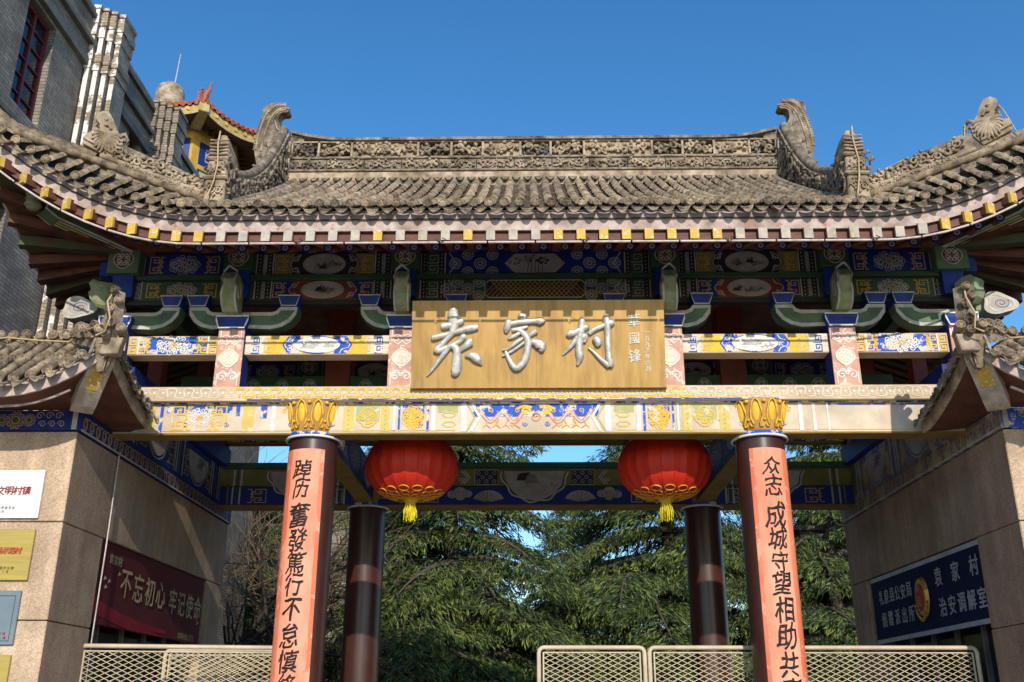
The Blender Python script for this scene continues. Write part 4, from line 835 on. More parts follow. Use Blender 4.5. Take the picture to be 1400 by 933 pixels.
# ridge-end blocks with the curling fish-tail ornament
for s in (-1, 1):
    mb = MB(); X = lambda a: s*a
    mb.box(min(X(4.0), X(4.30)), max(X(4.0), X(4.30)), YC-.22, YC+.22, 9.70, 10.42, m_carv)
    for z in (9.98, 10.2): mb.box(min(X(3.99), X(4.31)), max(X(3.99), X(4.31)), YC-.226, YC+.226, z, z+.012, m_mortar)
    bl = part('ridge_end_block', mb, gate, .008)
    # body: a hooked, tapering fin.  profile in (outward, z)
    zz_ = [(480,250),(410,225),(365,200),(348,165),(350,134),(362,124),(385,124),(397,112),(385,96),(350,81),(310,78),(285,90),(268,108),(252,140),(240,180),(230,230),(226,290)]
    cv = lambda p: (5.535-.003609*p[0], 11.571-.00414*p[1])
    inner = [(3.25, 10.50), (3.60, 10.53), (3.92, 10.60), (4.12, 10.72), (4.20, 10.88), (4.20, 11.02), (4.14, 11.12), (4.04, 11.16)]
    outer = [(4.55, 9.75), (4.72, 10.2), (4.74, 10.6), (4.72, 10.9), (4.66, 11.10), (4.54, 11.26), (4.38, 11.34), (4.20, 11.34), (4.10, 11.27), (3.96, 11.20), (4.02, 11.15)]
    poly_ = [(4.0, 10.40)]+inner[::1][2:]+outer[::-1]+[(4.25, 9.75)]
    poly_ = [(3.85, 10.44)]+[(lambda q: (q[0]-.07*(i > 12), q[1]))(cv(p)) for i, p in enumerate(zz_)]+[(4.50, 9.75), (4.30, 9.75), (4.30, 10.42), (4.0, 10.44)]
    mb = MB(); mb.prism([(s*a, b) for a, b in poly_], (V3((0, YC, 0)), V3((1, 0, 0)), V3((0, 0, 1)), V3((0, -1, 0))), -.10, .10, m_carvd); fin = part('ridge_ornament', mb, gate, .02)
    mb = MB()
    sp = [(s*(a-.05-.06), YC-.105, b-.03) for a, b in [cv(p) for p in ((226,290),(230,230),(240,180),(252,140),(268,108),(285,90),(310,80),(345,84))]]
    mb.tube(sp, .016, m_carv, 6); mb.tube([(p[0]-s*.09, p[1], p[2]-.04-.005*i) for i, p in enumerate(sp)], .016, m_carv, 6)
    for g in (-1, 1):
        for i in range(34):     # ribs of the back fin
            t = i/33*(len(sp)-1.001); a = int(t); f = t-a; px = sp[a][0]*(1-f)+sp[a+1][0]*f; pz = sp[a][2]*(1-f)+sp[a+1][2]*f
            q = sp[min(a+1, len(sp)-1)]; tx, tz = q[0]-sp[a][0], q[2]-sp[a][2]; l = math.hypot(tx, tz) or 1; nx, nz = (tz/l, -tx/l) if s > 0 else (-tz/l, tx/l)
            mb.tube([(px-nx*.03, YC+g*.105, pz-nz*.03), (px+nx*.05, YC+g*.10, pz+nz*.05)], .011, m_carv, 4)
    mb.lathe([(0, -.025), (.025, -.01), (.025, .01), (0, .025)], (s*4.22, YC-.13, 11.17), m_carv, 8)
    mb.tube([(s*(a+.03), YC-.10, b) for a, b in [cv(p) for p in ((390,112),(360,116),(342,130),(338,165),(355,203),(405,232),(480,246))]], .018, m_carv, 6)
    part('fin_ribs', mb, fin)
    # descending gable ridge with carved sides
    mb = MB(); vs = []; N_ = 16; wd = .11
    def cr(t): Y = 14.2-3.0*t; return Y, slope(4.0, Y-EY), .55-.18*math.sin(PI*t)+.10*(1-t)**3*5
    for i in range(N_+1):
        t = i/N_; Y, z, h = cr(t); xo = 4.05+.10*(1-t)
        vs += [(s*(xo-wd), Y, z-.08), (s*(xo+wd), Y, z-.08), (s*(xo+wd), Y, z+h-.06), (s*(xo-wd), Y, z+h-.06)]
    mb.add(vs, [(4*i+a, 4*i+(a+1) % 4, 4*i+4+(a+1) % 4, 4*i+4+a) for i in range(N_) for a in range(4)]+[(4*N_, 4*N_+1, 4*N_+2, 4*N_+3)], m_carvd)
    for i in range(N_+1):
        pass
    mb.tube([(s*(4.05+.10*(1-i/N_)), cr(i/N_)[0], sum(cr(i/N_)[1:])-.03) for i in range(N_+1)], .075, m_carvd, 8)
    dr = part('descending_ridge', mb, gate)
    mb = MB()
    for g in (-1, 1):
        for i in range(9):
            t = (i+.5)/9; Y, z, h = cr(t); xo = 4.05+.10*(1-t)+g*(wd+.0)
            o_ = V3((s*(xo), Y, z+h*.42)); u_ = V3((0, -1, -.70)).normalized(); v_ = V3((0, -.70, 1)).normalized()*(1); nn = V3((s*g, 0, 0))
            carve(mb, (o_, u_, v_, nn), -.24, .24, -h*.38, h*.36, i*2+g+5, m_carvd, 1.2, .034)
    part('carved_foliage', mb, dr)
    mb = MB(); mb.tube([(s*(4.05-wd-.04), cr(t)[0], cr(t)[1]+.05) for t in [i/10 for i in range(11)]], .05, m_carvd, 8); part('ridge_base_roll', mb, dr)
    # upright head block at the foot
    hx, hy, hz = s*4.05, 11.12, slope(4.05, 11.12-EY)
    mb = MB(); w0 = .15
    for z0_, z1_, wa, wb_, ya, yb in ((-.05, .30, .135, .13, .12, .14), (.31, .36, .16, .16, .16, .16), (.37, .58, .125, .125, .13, .13), (.59, .64, .15, .15, .15, .15), (.65, .80, .125, .12, .13, .12), (.80, 1.02, .12, .045, .12, .04)):
        mb.hexa([(hx-wa, hy-ya, hz+z0_), (hx+wa, hy-ya, hz+z0_), (hx+wa, hy+ya+.2, hz+z0_), (hx-wa, hy+ya+.2, hz+z0_), (hx-wb_, hy-yb, hz+z1_), (hx+wb_, hy-yb, hz+z1_), (hx+wb_, hy+yb+.2-.1*(z1_ > 1), hz+z1_), (hx-wb_, hy+yb+.2, hz+z1_)], m_carv)
    hd = part('ridge_foot_ornament', mb, gate, .02)
    mb = MB()
    for g in (-1, 1): carve(mb, (V3((hx+g*.13, hy+.1, hz+.45)), V3((0, -g, 0)), V3((0, 0, 1)), V3((g, 0, 0))), -.12, .2, -.4, .24, 3+g, m_carvd, 1.6, .035)
    carve(mb, FRONT(hx, hy-.14, hz+.47), -.10, .10, -.09, .10, 4, m_carv, 1, .02); carve(mb, FRONT(hx, hy-.13, hz+.16), -.10, .10, -.1, .1, 9, m_carv, 1, .02)
    for q in range(5): mb.tube([(hx-.12, hy-.13, hz+.68+q*.05), (hx, hy-.145, hz+.66+q*.05), (hx+.12, hy-.13, hz+.68+q*.05)], .014, m_carv, 5)
    part('carved_foliage', mb, hd)
    mb = MB(); mb.tube([(hx+s*.02, hy-.10, hz+1.03), (hx-.01, hy-.16, hz+.8), (hx+.02, hy-.17, hz+.5), (hx, hy-.18, hz+.25), (hx-.06, hy-.20, hz-.02)], .011, m_rope, 6); o = part('cable', mb); tag(o, ('tan cable draped down the left' if s < 0 else 'tan cable draped down the right')+' upright ridge-foot ornament', 'cable', 'cables over the ridge-foot ornaments')
    # corner hip ridge: carved, rising outwards, beast head at its outer third, then a low roll to the corner
    def hp(x, h=0., off=0.): dx = V3((1, -.43, 0)).normalized(); nrm = V3((-.43, -1, 0)).normalized(); return V3((s*(x+nrm.x*off), hipY(x)+nrm.y*off, hipZ(x)+h))
    mb = MB(); vs = []; N_ = 14
    top = lambda x: .23+.08*ea(x)
    HL = 1.25 if s < 0 else 1.45
    for i in range(N_+1):
        x = 4.15+HL*i/N_
        for off, h in ((.09, -.12), (-.09, -.12), (-.09, top(x)), (.09, top(x))): vs.append(hp(x, h, off))
    mb.add(vs, [(4*i+a, 4*i+(a+1) % 4, 4*i+4+(a+1) % 4, 4*i+4+a) for i in range(N_) for a in range(4)]+[(0, 1, 2, 3), (4*N_, 4*N_+1, 4*N_+2, 4*N_+3)], m_carvd)
    mb.tube([hp(4.15+1.3*i/N_, top(4.15+1.3*i/N_)+.02) for i in range(N_+1)], .065, m_carvd, 8); mb.tube([hp(4.15+1.35*i/N_, .11, .10) for i in range(N_+1)], .035, m_carv, 6)
    mb.tube([hp(4.15+2.8*i/20, .02, .10) for i in range(21)], .055, m_tile, 8)
    for i in range(20): x0_, x1_ = 4.15+2.8*i/20, 4.15+2.8*(i+1)/20; mb.hexa([hp(x0_, -.3, .06), hp(x1_, -.3, .06), hp(x1_, -.3, -.06), hp(x0_, -.3, -.06), hp(x0_, .06, .06), hp(x1_, .06, .06), hp(x1_, .06, -.06), hp(x0_, .06, -.06)], m_carvd)
    hr = part('hip_ridge', mb, gate)
    mb = MB(); u_ = (hp(5.2)-hp(4.4)).normalized(); nn = V3((s*-.395, -.918, 0)); v_ = nn.cross(u_)*(1 if s > 0 else -1)
    if v_.z < 0: v_ = -v_
    for i in range(5):
        x = 4.30+i*.24; b = hp(x, .19, .09); carve(mb, (b, u_, v_, nn), -.14, .15, -.09, .09+.07*ea(x), i+30, m_carv, 1.3, .034)
    carve(mb, (hp(4.75, .05, .12), u_, v_, nn), -.55, .60, -.05, .05, 71, m_carv, .7, .02); part('carved_foliage', mb, hr)
    mb = MB()
    for i in range(19):       # low roll with stacked tiles out to the corner
        x = 5.55+i*.085; mb.tube([hp(x, .10), hp(x+.10, .125)], [.085, .078], m_tile, 8)
    part('corner_roll', mb, hr)
    # beast head: open jaws looking outwards, ruff of scales
    b = hp(5.52 if s < 0 else 5.72, .29); K_ = .80; f = (hp(5.6)-hp(5.3)).normalized(); f = (f+V3((0, 0, .25))).normalized(); up = V3((-f.x*.3, -f.y*.3, 1)).normalized(); sd = f.cross(up).normalized(); f = f*.66; up = up*.98; sd = sd*.9; Q = lambda a, c, e=0.: b+f*a+up*c+sd*e
    fr = (b, f, up, sd)
    mb = MB(); mb.prism([(-.30, -.12), (.28, -.14), (.30, .02), (.20, .05), (.10, .12), (.16, .22), (.26, .26), (.30, .34), (.22, .42), (.10, .44), (-.02, .38), (-.16, .28), (-.34, .20), (-.38, .06)], fr, -.12, .12, m_carv); bh = part('beast_head', mb, hr, .045)
    mb = MB()
    for g in (-1, 1):
        for i in range(14):
            a = R(150+i*16); mb.tube([Q(-.02+.05*math.cos(a), .14+.05*math.sin(a), g*.12), Q(-.06+.20*math.cos(a), .12+.17*math.sin(a), g*.155), Q(-.06+.27*math.cos(a), .10+.22*math.sin(a), g*.13)], [.012, .026, .016], m_carv, 6)
        mb.tube([Q(.08, .25, g*.13), Q(.0, .27, g*.15), Q(-.06, .24, g*.13)], .022, m_carv, 6); mb.lathe([(0, -.03), (.03, 0), (0, .03)], Q(.10, .33, g*.125), m_carv, 8)
        for k in range(3): mb.tube([Q(.27-.05*k, .26, g*.07), Q(.275-.05*k, .20, g*.07)], [.016, .004], m_carv, 5)
        for k in range(3): mb.tube([Q(.27-.05*k, .02, g*.07), Q(.265-.05*k, .08, g*.07)], [.016, .004], m_carv, 5)
        mb.tube([Q(-.3, -.05, g*.13), Q(0, -.06, g*.14), Q(.3, -.07, g*.13)], .02, m_carv, 6)
        mb.tube([Q(-.2, .2, g*.1), Q(-.32, .30, g*.08), Q(-.42, .26, g*.05), Q(-.40, .18, g*.05)], [.02, .03, .02, .01], m_carv, 6)
    part('beast_ruff', mb, bh)
    mb = MB(); mb.tube([Q(.30, -.25, .12), Q(.31, .0, .10), Q(.30, .16, .10), Q(.27, .25, .12)], .008, m_rope, 6); mb.tube([Q(-.40, .28, .08), Q(-.5, .14, .08), Q(-.8, .16, .06), hp(4.7, .37, .02), hp(4.2, .30, .0)], .009, m_rope, 6)
    o = part('cable', mb); tag(o, ('tan cable looped over the left' if s < 0 else 'tan cable looped over the right')+' beast head on the corner ridge', 'cable', 'cables over the beast heads')
# ---- light tube and black cable along the eave
def eave_path(x0, x1, n, dy, dz): return [(x, eY(x)+dy, eZ(x)+dz-.05+random.uniform(-.004, .004)) for x in [x0+(x1-x0)*i/n for i in range(n+1)]]
mb = MB(); mb.tube(eave_path(-6.9, 6.9, 90, .03, -.115), .008, m_blackc, 6); o = part('cable', mb); tag(o, 'thin black cable running along the faded pink eave board', 'cable')
lt = thing('rope_light', 'segmented white light tube strung under the rafter ends of the gateway eave', 'light strip', loc=(0, 10.6, 6.9))
for i in range(24):
    x0, x1 = -6.7+i*.559, -6.7+(i+1)*.559-.02; mb = MB(); f = lambda x: (x, eY(x)+.0, eZ(x)-.485)
    mb.tube([f(x0), f((x0+x1)/2), f(x1)], .014, m_whitec, 6); o = part('light_tube', mb, lt)
    if i % 3 == 1:
        mb = MB(); c = V3(f(x0)); mb.tube([c+V3((-.05, -.02, .03)), c+V3((.0, -.03, -.02)), c+V3((.06, -.02, .03)), c+V3((.02, -.02, .05))], .006, m_blackc, 4); part('tie_wire', mb, lt)

# ================================================ name board
pl = thing('name_board', 'long brushed brass name board with raised silver calligraphy above the middle opening', 'sign', loc=(.03, 11.6, 5.36))
bo_, uo_ = V3((.03, 11.70, 5.365)), V3((1, 0, 0)); vv = V3((0, -.17, 1.0)).normalized(); FP = (bo_, uo_, vv, uo_.cross(vv))
mb = MB(); HW, HH = 1.58, 1.10
for a, b in ((-HW, -.02), (-.018, HW)): mb.prism([(a, 0), (b, 0), (b, HH), (a, HH)], FP, -.045, 0, m_brass)
bd = part('board', mb, pl, .004)
mb = MB(); mb.prism([(-HW-.01, -.015), (HW+.01, -.015), (HW+.01, .0), (-HW-.01, .0)], FP, -.05, .014, m_brass); part('bottom_lip', mb, pl)
sc = HH/457.
def zp(x, y): return ((x-705)*.00244, (497-y)*sc)
BR = {'upper': 0}
chars = [[
 [(268,72,5),(270,100,19),(272,135,23),(274,180,18),(262,225,12)], [(208,180,12),(225,178,15),(262,172,12),(305,156,13),(320,148,11)], [(158,240,10),(172,238,13),(232,224,10),(310,202,12),(360,190,15),(398,184,11)],
 [(262,222,11),(225,262,10),(183,310,12),(240,292,11),(300,262,10),(320,240,13),(335,232,12)], [(252,286,11),(205,352,9),(165,408,6),(138,442,2)], [(258,282,11),(286,296,15),(291,330,16),(289,380,20),(284,420,18),(268,436,8)],
 [(294,318,7),(320,298,9),(352,268,17),(368,262,15)], [(332,336,5),(362,334,13),(392,350,18),(408,372,9),(418,384,3)]],
 [[(604,128,8),(618,128,14),(636,134,15),(648,138,8)], [(560,142,6),(556,155,13),(546,190,14),(542,216,6)], [(562,168,10),(620,158,11),(690,153,12),(724,156,16),(734,164,10)], [(572,202,8),(610,196,9),(652,183,5)],
 [(600,198,8),(634,222,12),(654,262,15),(650,312,14),(634,362,15),(604,398,14),(582,396,12),(562,362,10),(538,314,7)], [(645,232,7),(590,270,8),(548,302,6),(522,306,3)], [(618,214,7),(574,238,8),(552,246,4)], [(640,262,6),(590,300,6),(548,326,5),(522,338,3)],
 [(652,238,6),(672,222,9),(696,206,11)], [(656,262,7),(690,268,15),(716,282,22),(722,302,14),(712,312,6)]],
 [[(922,138,6),(930,152,12),(928,190,15),(918,250,14),(914,310,16),(918,345,15),(904,388,5)], [(858,216,10),(866,220,17),(892,216,13),(952,186,12),(958,180,8)], [(908,236,10),(880,278,10),(852,312,6),(832,332,2)], [(914,262,8),(936,240,13),(948,238,11),(940,268,7)],
 [(966,224,8),(990,202,10),(1040,180,10),(1078,166,14),(1096,162,9)], [(1050,118,6),(1056,136,14),(1060,180,13),(1062,260,12),(1066,340,13),(1072,380,15),(1066,396,10)], [(1068,392,12),(1030,362,9),(995,325,6),(962,296,3)], [(984,248,8),(1004,254,17),(1010,272,16),(1002,288,7)]]]
def resample(st, k=5):
    out = []
    for i in range(len(st)-1):
        p0, p1, p2, p3 = st[max(i-1, 0)], st[i], st[i+1], st[min(i+2, len(st)-1)]
        for j in range(k):
            t = j/k; out.append(tuple(.5*((2*p1[q])+(-p0[q]+p2[q])*t+(2*p0[q]-5*p1[q]+4*p2[q]-p3[q])*t*t+(-p0[q]+3*p1[q]-3*p2[q]+p3[q])*t**3) for q in range(3)))
    out.append(st[-1]); return out
for ch in chars:
    mb = MB()
    for si, st in enumerate(ch):
        pts = resample(st); path = []; rad = []
        for x, y, r in pts: u, v = zp(x, y); path.append(FP[0]+FP[1]*u+FP[2]*v+FP[3]*(.006+.001*si)); rad.append(max(.005, r*sc*1.42))
        # ridged brush stroke: a cross-section raised in the middle
        vs = []; nn = 7
        for i, p in enumerate(path):
            t = (path[min(i+1, len(path)-1)]-path[max(i-1, 0)]).normalized(); sd = t.cross(FP[3]).normalized()
            for j in range(nn):
                a = PI*j/(nn-1); h = math.sin(a)**.6; vs.append(p+sd*(math.cos(a)*rad[i])+FP[3]*(min(rad[i], .045)*.85*h+(.012 if 0 < j < nn-1 else -.006)))
        mb.add(vs, [(i*nn+j, i*nn+j+1, (i+1)*nn+j+1, (i+1)*nn+j) for i in range(len(path)-1) for j in range(nn-1)], m_silver, True)
        mb.add(vs[:nn], [tuple(range(nn))], m_silver); mb.add(vs[-nn:], [tuple(range(nn))[::-1]], m_silver)
    part('raised_character', mb, pl)
for ch, y, sz in (('華', 150, 70), ('國', 245, 62), ('锋', 338, 70)): u, v = zp(1198, y); put(ch, FP, u, v, sz*sc*1.05, m_silver2, pl, 'small_character', depth=.006, extr=.012, rot=R(6), shear=.12, sx=.9, offset=.012)
for i, ch in enumerate('一九九三年六月'): u, v = zp(1264, 212+i*32); put(ch, FP, u, v, 30*sc, m_silver2, pl, 'small_character', depth=.004, extr=.006, rot=R(4), shear=.1, offset=.02)

# ================================================ couplets pasted on the front columns
def couplet(cx, txt, ys, label, tilt):
    t = thing('couplet_strip', label, 'couplet', 'couplets on the front columns', loc=(cx, 11.82, .4))
    r = .3035; cy = 12.12; a0, a1 = tilt
    mb = MB(); n = 16; zt, zb = 4.62, .45; K = 40; rr = random.Random(int(cx*10)+9); vs = []
    for j in range(K+1):
        z = zt+(zb-zt)*j/K; e0, e1 = rr.uniform(-.006, .006), rr.uniform(-.006, .006)
        for i in range(n+1): a = a0+e0+(a1-a0+e1-e0)*i/n; vs.append((cx+r*math.sin(a), cy-r*math.cos(a), z))
    mb.add(vs, [(j*(n+1)+i, (j+1)*(n+1)+i, (j+1)*(n+1)+i+1, j*(n+1)+i+1) for j in range(K) for i in range(n)], m_coral, True); part('paper_strip', mb, t)
    for e0_, e1_ in ((a0, a0+(.62 if cx < 0 else .17)), (a1-(.17 if cx < 0 else .62), a1)):       # redder washed borders
        mb = MB(); q_ = r+.0012; vs = []
        for j in range(K+1):
            z = zt+(zb-zt)*j/K; w_ = rr.uniform(-.025, .025)
            for i in range(5): f = i/4; aa = e0_+(e1_-e0_)*f; aa += w_*(f if e0_ == a0 else 1-f); vs.append((cx+q_*math.sin(aa), cy-q_*math.cos(aa), z))
        mb.add(vs, [(j*5+i, (j+1)*5+i, (j+1)*5+i+1, j*5+i+1) for j in range(K) for i in range(4)], m_coral2, True); part('washed_border', mb, t)
    am = (a0+a1)/2
    gaps = [ys[i]-ys[i+1] for i in range(len(ys)-1)]; gaps = [gaps[0]]+gaps+[gaps[-1]]
    for ci, (ch, z) in enumerate(zip(txt, ys)):
        me = glyph(ch, m_ink, .015, 0, 0, .18).copy(); bm = bmesh.new(); bm.from_mesh(me); bmesh.ops.triangulate(bm, faces=bm.faces)
        for q in range(-5, 6): bmesh.ops.bisect_plane(bm, geom=bm.verts[:]+bm.edges[:]+bm.faces[:], plane_co=(q*.09, 0, 0), plane_no=(1, 0, 0))
        bm.to_mesh(me); bm.free(); co = np.empty(len(me.vertices)*3, np.float32); me.vertices.foreach_get('co', co); co = co.reshape(-1, 3)
        sz = min(.33, (gaps[ci]+gaps[ci+1])*.515)*(.9 if ch in '历众志' else 1); x = co[:, 0]*max(sz, .27)*rr.uniform(.80, .96); y = co[:, 1]*sz; q = rr.uniform(.03, .10); x, y = x*math.cos(q)-y*math.sin(q), x*math.sin(q)+y*math.cos(q)
        x += .008*np.sin(y*34+z*9); y += .007*np.sin(x*30+z*5)+.004*np.sin(y*70+x*50); a = am*.55+x/r; rad = r+.003
        out = np.stack([cx+rad*np.sin(a), cy-rad*np.cos(a), z+y], 1).astype(np.float32); me.vertices.foreach_set('co', out.ravel()); me.update()
        part_ = link('character', me, t)
ZL = [4.366, 4.123, 3.803, 3.507, 3.241, 2.988, 2.698, 2.413, 2.124, 1.872, 1.616]; ZR = [4.399, 4.157, 3.796, 3.519, 3.247, 3.004, 2.707, 2.408, 2.098, 1.825, 1.549]
couplet(-2.8, '踔历奮發篤行不怠慎终如', ZL, 'coral paper couplet in black brush characters on the left front column', (-1.35, .70))
couplet(2.8, '众志成城守望相助共克时', ZR, 'coral paper couplet in black brush characters on the right front column', (-.70, 1.35))

# ================================================ lanterns
def lantern(cx, label, seed):
    cy, cz = 13.1, 4.685; t = thing('red_lantern', label, 'lantern', 'lanterns under the gateway beam', loc=(cx, cy, cz))
    mb = MB(); n = 22; Rr, H = .62, .45; K = 18; vs = []
    for k in range(K+1):
        a = -PI/2+PI*(.07+.86*k/K); rr = Rr*math.cos(a)**.82; z = H*math.sin(a)
        for j in range(n*5):
            f = (j % 5)/5; b = 2*PI*j/(n*5)+seed; q = 1-.028*math.sin(PI*f)**1*(1) + (.006*math.sin(z*60+j*.3) if (j//5) % 5 == 0 else 0); vs.append((cx+rr*q*math.cos(b), cy+rr*q*math.sin(b), cz+z))
    m = n*5; mb.add(vs, [(k*m+j, k*m+(j+1) % m, (k+1)*m+(j+1) % m, (k+1)*m+j) for k in range(K) for j in range(m)], m_lan, True); part('silk_shade', mb, t)
    mb = MB()
    for j in range(n):
        b = 2*PI*j/n+seed; mb.tube([(cx+(Rr*math.cos(a)**.82+.004)*math.cos(b), cy+(Rr*math.cos(a)**.82+.004)*math.sin(b), cz+H*math.sin(a)) for a in [-PI/2+PI*(.07+.86*k/12) for k in range(13)]], .0045, m_lan, 4, False)
    part('rib_wire', mb, t, kind='stuff')
    for g in (-1, 1):      # filigree collars
        mb = MB()
        Z = lambda r: cz+g*(H*math.sin(math.acos(min(1, (r/Rr)**(1/.82))))+.006)
        for k in range(14):
            b = 2*PI*k/14+seed
            for rr_, w in ((.40, .05), (.31, .05), (.22, .06)):
                c = (rr_, b); pts = []
                for i in range(11): q = 2*PI*i/10; r1 = rr_+.045*math.cos(q); b1 = b+.17*math.sin(q); pts.append((cx+r1*math.cos(b1), cy+r1*math.sin(b1), Z(r1)))
                mb.tube(pts, .009, m_lang, 4)
        mb.lathe([(.12, H*.985*g), (.185, H*.955*g)] if g > 0 else [(.185, -H*.955), (.12, -H*.985)], (cx, cy, cz), m_lang, 24)
        mb.lathe([(.05, g*(H+.06)), (.13, g*(H-.01))], (cx, cy, cz), m_lang, 20); part('gold_collar', mb, t)
    mb = MB(); mb.lathe([(.0, -.50), (.05, -.50), (.055, -.46), (.0, -.44)], (cx, cy, cz), m_lang, 14)
    for k in range(38):
        b = 2*PI*k/38*1.0; r0 = .03+.05*((k*7) % 3)/2; x0, y0 = cx+r0*.7*math.cos(b), cy+r0*.7*math.sin(b); mb.tube([(x0, y0, cz-.49), (cx+r0*1.1*math.cos(b), cy+r0*1.1*math.sin(b), cz-.60), (cx+r0*1.1*math.cos(b)+.006*math.sin(k), cy+r0*1.1*math.sin(b), cz-.71-.03*math.sin(k*2.3))], .0055, m_tas, 4, False)
    part('tassel', mb, t, kind='stuff')
    mb = MB(); mb.tube([(cx, cy, cz+H), (cx, cy, 5.7)], .01, m_blackc, 5); mb.box(cx-.03, cx+.03, 12.3, 14.1, 5.68, 5.72, m_brown); part('hanging_cord', mb, t)
lantern(-1.67, 'red silk lantern with yellow tassel beside the left front column', .1)
lantern(1.73, 'red silk lantern with yellow tassel beside the right front column', .23)

m_frw = mat('washed_out_frieze', (.03, .06, .26), .8, (.22, .20, .18), 2.5, chip=.5, chipc=(.36, .33, .28), chips=2.5, grime=.4)
# ================================================ side piers with their little roofs
def pier(s):
    nm = 'left' if s < 0 else 'right'
    t = thing('gate_pier', ('speckled stone pier and inner wall at the left, bearing plaques and maroon banner' if s < 0 else 'speckled stone pier and inner wall at the right, bearing the dark blue sign'), 'pier', 'piers flanking the gateway', loc=(s*5.3, 12, 0))
    bx = lambda x0, x1: (min(s*x0, s*x1), max(s*x0, s*x1))
    core = MB(); core.box(*bx(5.34, 9), 11.03, 11.9, 0, 4.6, m_mortar); core.box(*bx(5.9, 9), 11.9, 17.0, 0, 4.6, m_mortar); part('core_wall', core, t)
    zs = [0, .55, 1.53, 2.51, 3.575, 4.62]
    for k in range(5):
        z0, z1 = zs[k]+.006, zs[k+1]-.006
        for i in range(4): mb = MB(); x0, x1 = 5.3+i*1.9, 5.3+(i+1)*1.9-.012; mb.box(*bx(x0, x1), 10.99, 11.06 if i else 12.1, z0, z1, m_gran); part('stone_panel', mb, t, .008)
        if k == 4:
            for y0, y1 in ((12.112, 14.3), (14.312, 17.1)): mb = MB(); mb.box(*bx(5.3, 5.9), y0, y1, z0, z1, m_gran_shade); part('stone_panel', mb, t, .008)
        else: mb = MB(); mb.box(*bx(5.3, 5.9), 16.3, 17.1, z0, z1, m_gran_shade); part('stone_panel', mb, t, .008)
    for k in range(5): mb = MB(); mb.box(*bx(5.296, 5.2995), 10.997, 12.095, zs[k]+.012, zs[k+1]-.012, m_gran_shade); part('shade_facing', mb, t)  # thin skin giving the pier's side face its shade by colour
    # glazed shopfront set back below the sign
    mb = MB(); mb.box(*bx(5.62, 5.66), 12.1, 16.3, .5, 3.55, m_glass); mb.box(*bx(5.5, 5.8), 12.1, 16.3, 0, .5, m_gran_shade)
    w = part('shop_window', mb, t)
    for i in range(6): mb = MB(); y = 12.14+i*.82; mb.box(*bx(5.57, 5.65), y, y+.06, .5, 3.55, m_lint); part('window_bar', mb, w)
    # painted frieze: front and inner face
    mb = MB(); mb.box(*bx(5.3, 9), 10.96, 11.1, 4.624, 4.86, MATS['blue_worn'] if s > 0 else MATS['blue']); fz = part('painted_frieze', mb, t, .004)
    P = Paint(FRONT(0, 10.96, 0), False); zc = 4.742
    P.rect(min(s*5.3, s*5.36), 4.63, max(s*5.3, s*5.36), 4.855, 'white', 1)
    for k in range(8):
        c = s*(6.02+k*.9)
        for j, r in ((-1, .06), (0, .085), (1, .06)):
            for q in range(10): a = 2*PI*q/10; P.circ(c+s*j*.16+r*math.cos(a), zc+r*math.sin(a), r*.30, 'pale', 1, n=8); P.circ(c+s*j*.16+r*math.cos(a), zc+r*math.sin(a), r*.2, 'red', 2, n=6)
            P.circ(c+s*j*.16, zc, r*.62, 'gold', 2, n=12); P.circ(c+s*j*.16, zc, r*.45, 'green', 3, n=10)
        for g in (-1, 1):
            for q in range(3): x = c+g*(.28+q*.11); P.spiral(x, zc+.05, .05, 0, 1.3, .012, 'pale', 2, g); P.spiral(x+.04, zc-.05, .045, PI, 1.3, .012, 'pale', 2, -g)
    P.done(fz)
    fm_ = MATS['blue'] if s < 0 else m_frw
    mb = MB(); mb.box(*bx(5.27, 5.4), 10.97, 17.1, 4.624, 4.86, fm_); mb.box(*bx(5.265, 5.4), 12.4, 16.4, 4.86, 5.44, fm_); ff = part('painted_frieze', mb, t, .004)
    P = Paint((V3((s*5.27, 0, 0)), V3((0, s*1., 0))*1, V3((0, 0, 1)), V3((-s, 0, 0)))); q_ = (lambda y: y*s)
    n = 33
    for i in range(n):
        y = 11.1+i*.18; P.ring(q_(y), 4.73, .055, .017, 'gold', 1, ry=.07, n=12); P.poly([(q_(y+.055), 4.80), (q_(y+.12), 4.80)], .014, 'gold', 1); P.ring(q_(y), 4.73, .03, .008, 'cream', 2, ry=.04, n=8)
    P.rect(min(q_(11), q_(17)), 4.626, max(q_(11), q_(17)), 4.65, 'white', 1); P.done(ff)
    P = Paint((V3((s*5.265, 0, 0)), V3((0, s*1., 0)), V3((0, 0, 1)), V3((-s, 0, 0))))
    for y, rx in ((13.35, .42), (15.1, .45)):
        P.land(q_(y), 5.34, rx, .42, int(y*3), half=True); P.line([(q_(y)+rx*1.05*(1+.03*math.cos(9*a))*math.cos(a), 5.34+.46*math.sin(a)) for a in [PI+PI*i/24 for i in range(25)]], .02, 'white', 2)
    for y in (12.5, 12.62, 14.05, 14.14, 14.23, 14.4, 15.75, 15.85, 16.0, 16.15, 16.25): P.rect(min(q_(y), q_(y+.045)), 4.88, max(q_(y), q_(y+.045)), 5.42, random.choice(('white', 'olive', 'cream')), 1)
    for y in (12.85, 13.9, 14.6, 15.65): P.kui(q_(y), 5.12, .22, .4, 'gold', 1, .016)
    P.done(ff)
    # ---- little hip roof over the pier
    TX, TY = 4.68, 10.14
    def up(d_): return .50*max(0, 1-d_/1.15)**2
    fE = lambda d_: V3((s*(TX+d_), TY+.0, 4.93+up(d_)))        # front eave, distance d_ from the tip
    sE = lambda d_: V3((s*TX, TY+d_, 4.93+.50*max(0, 1-d_/1.5)**1.5)); SL = 1.42 if s < 0 else 1.62
    mb = MB(); N_ = 24; vs = []
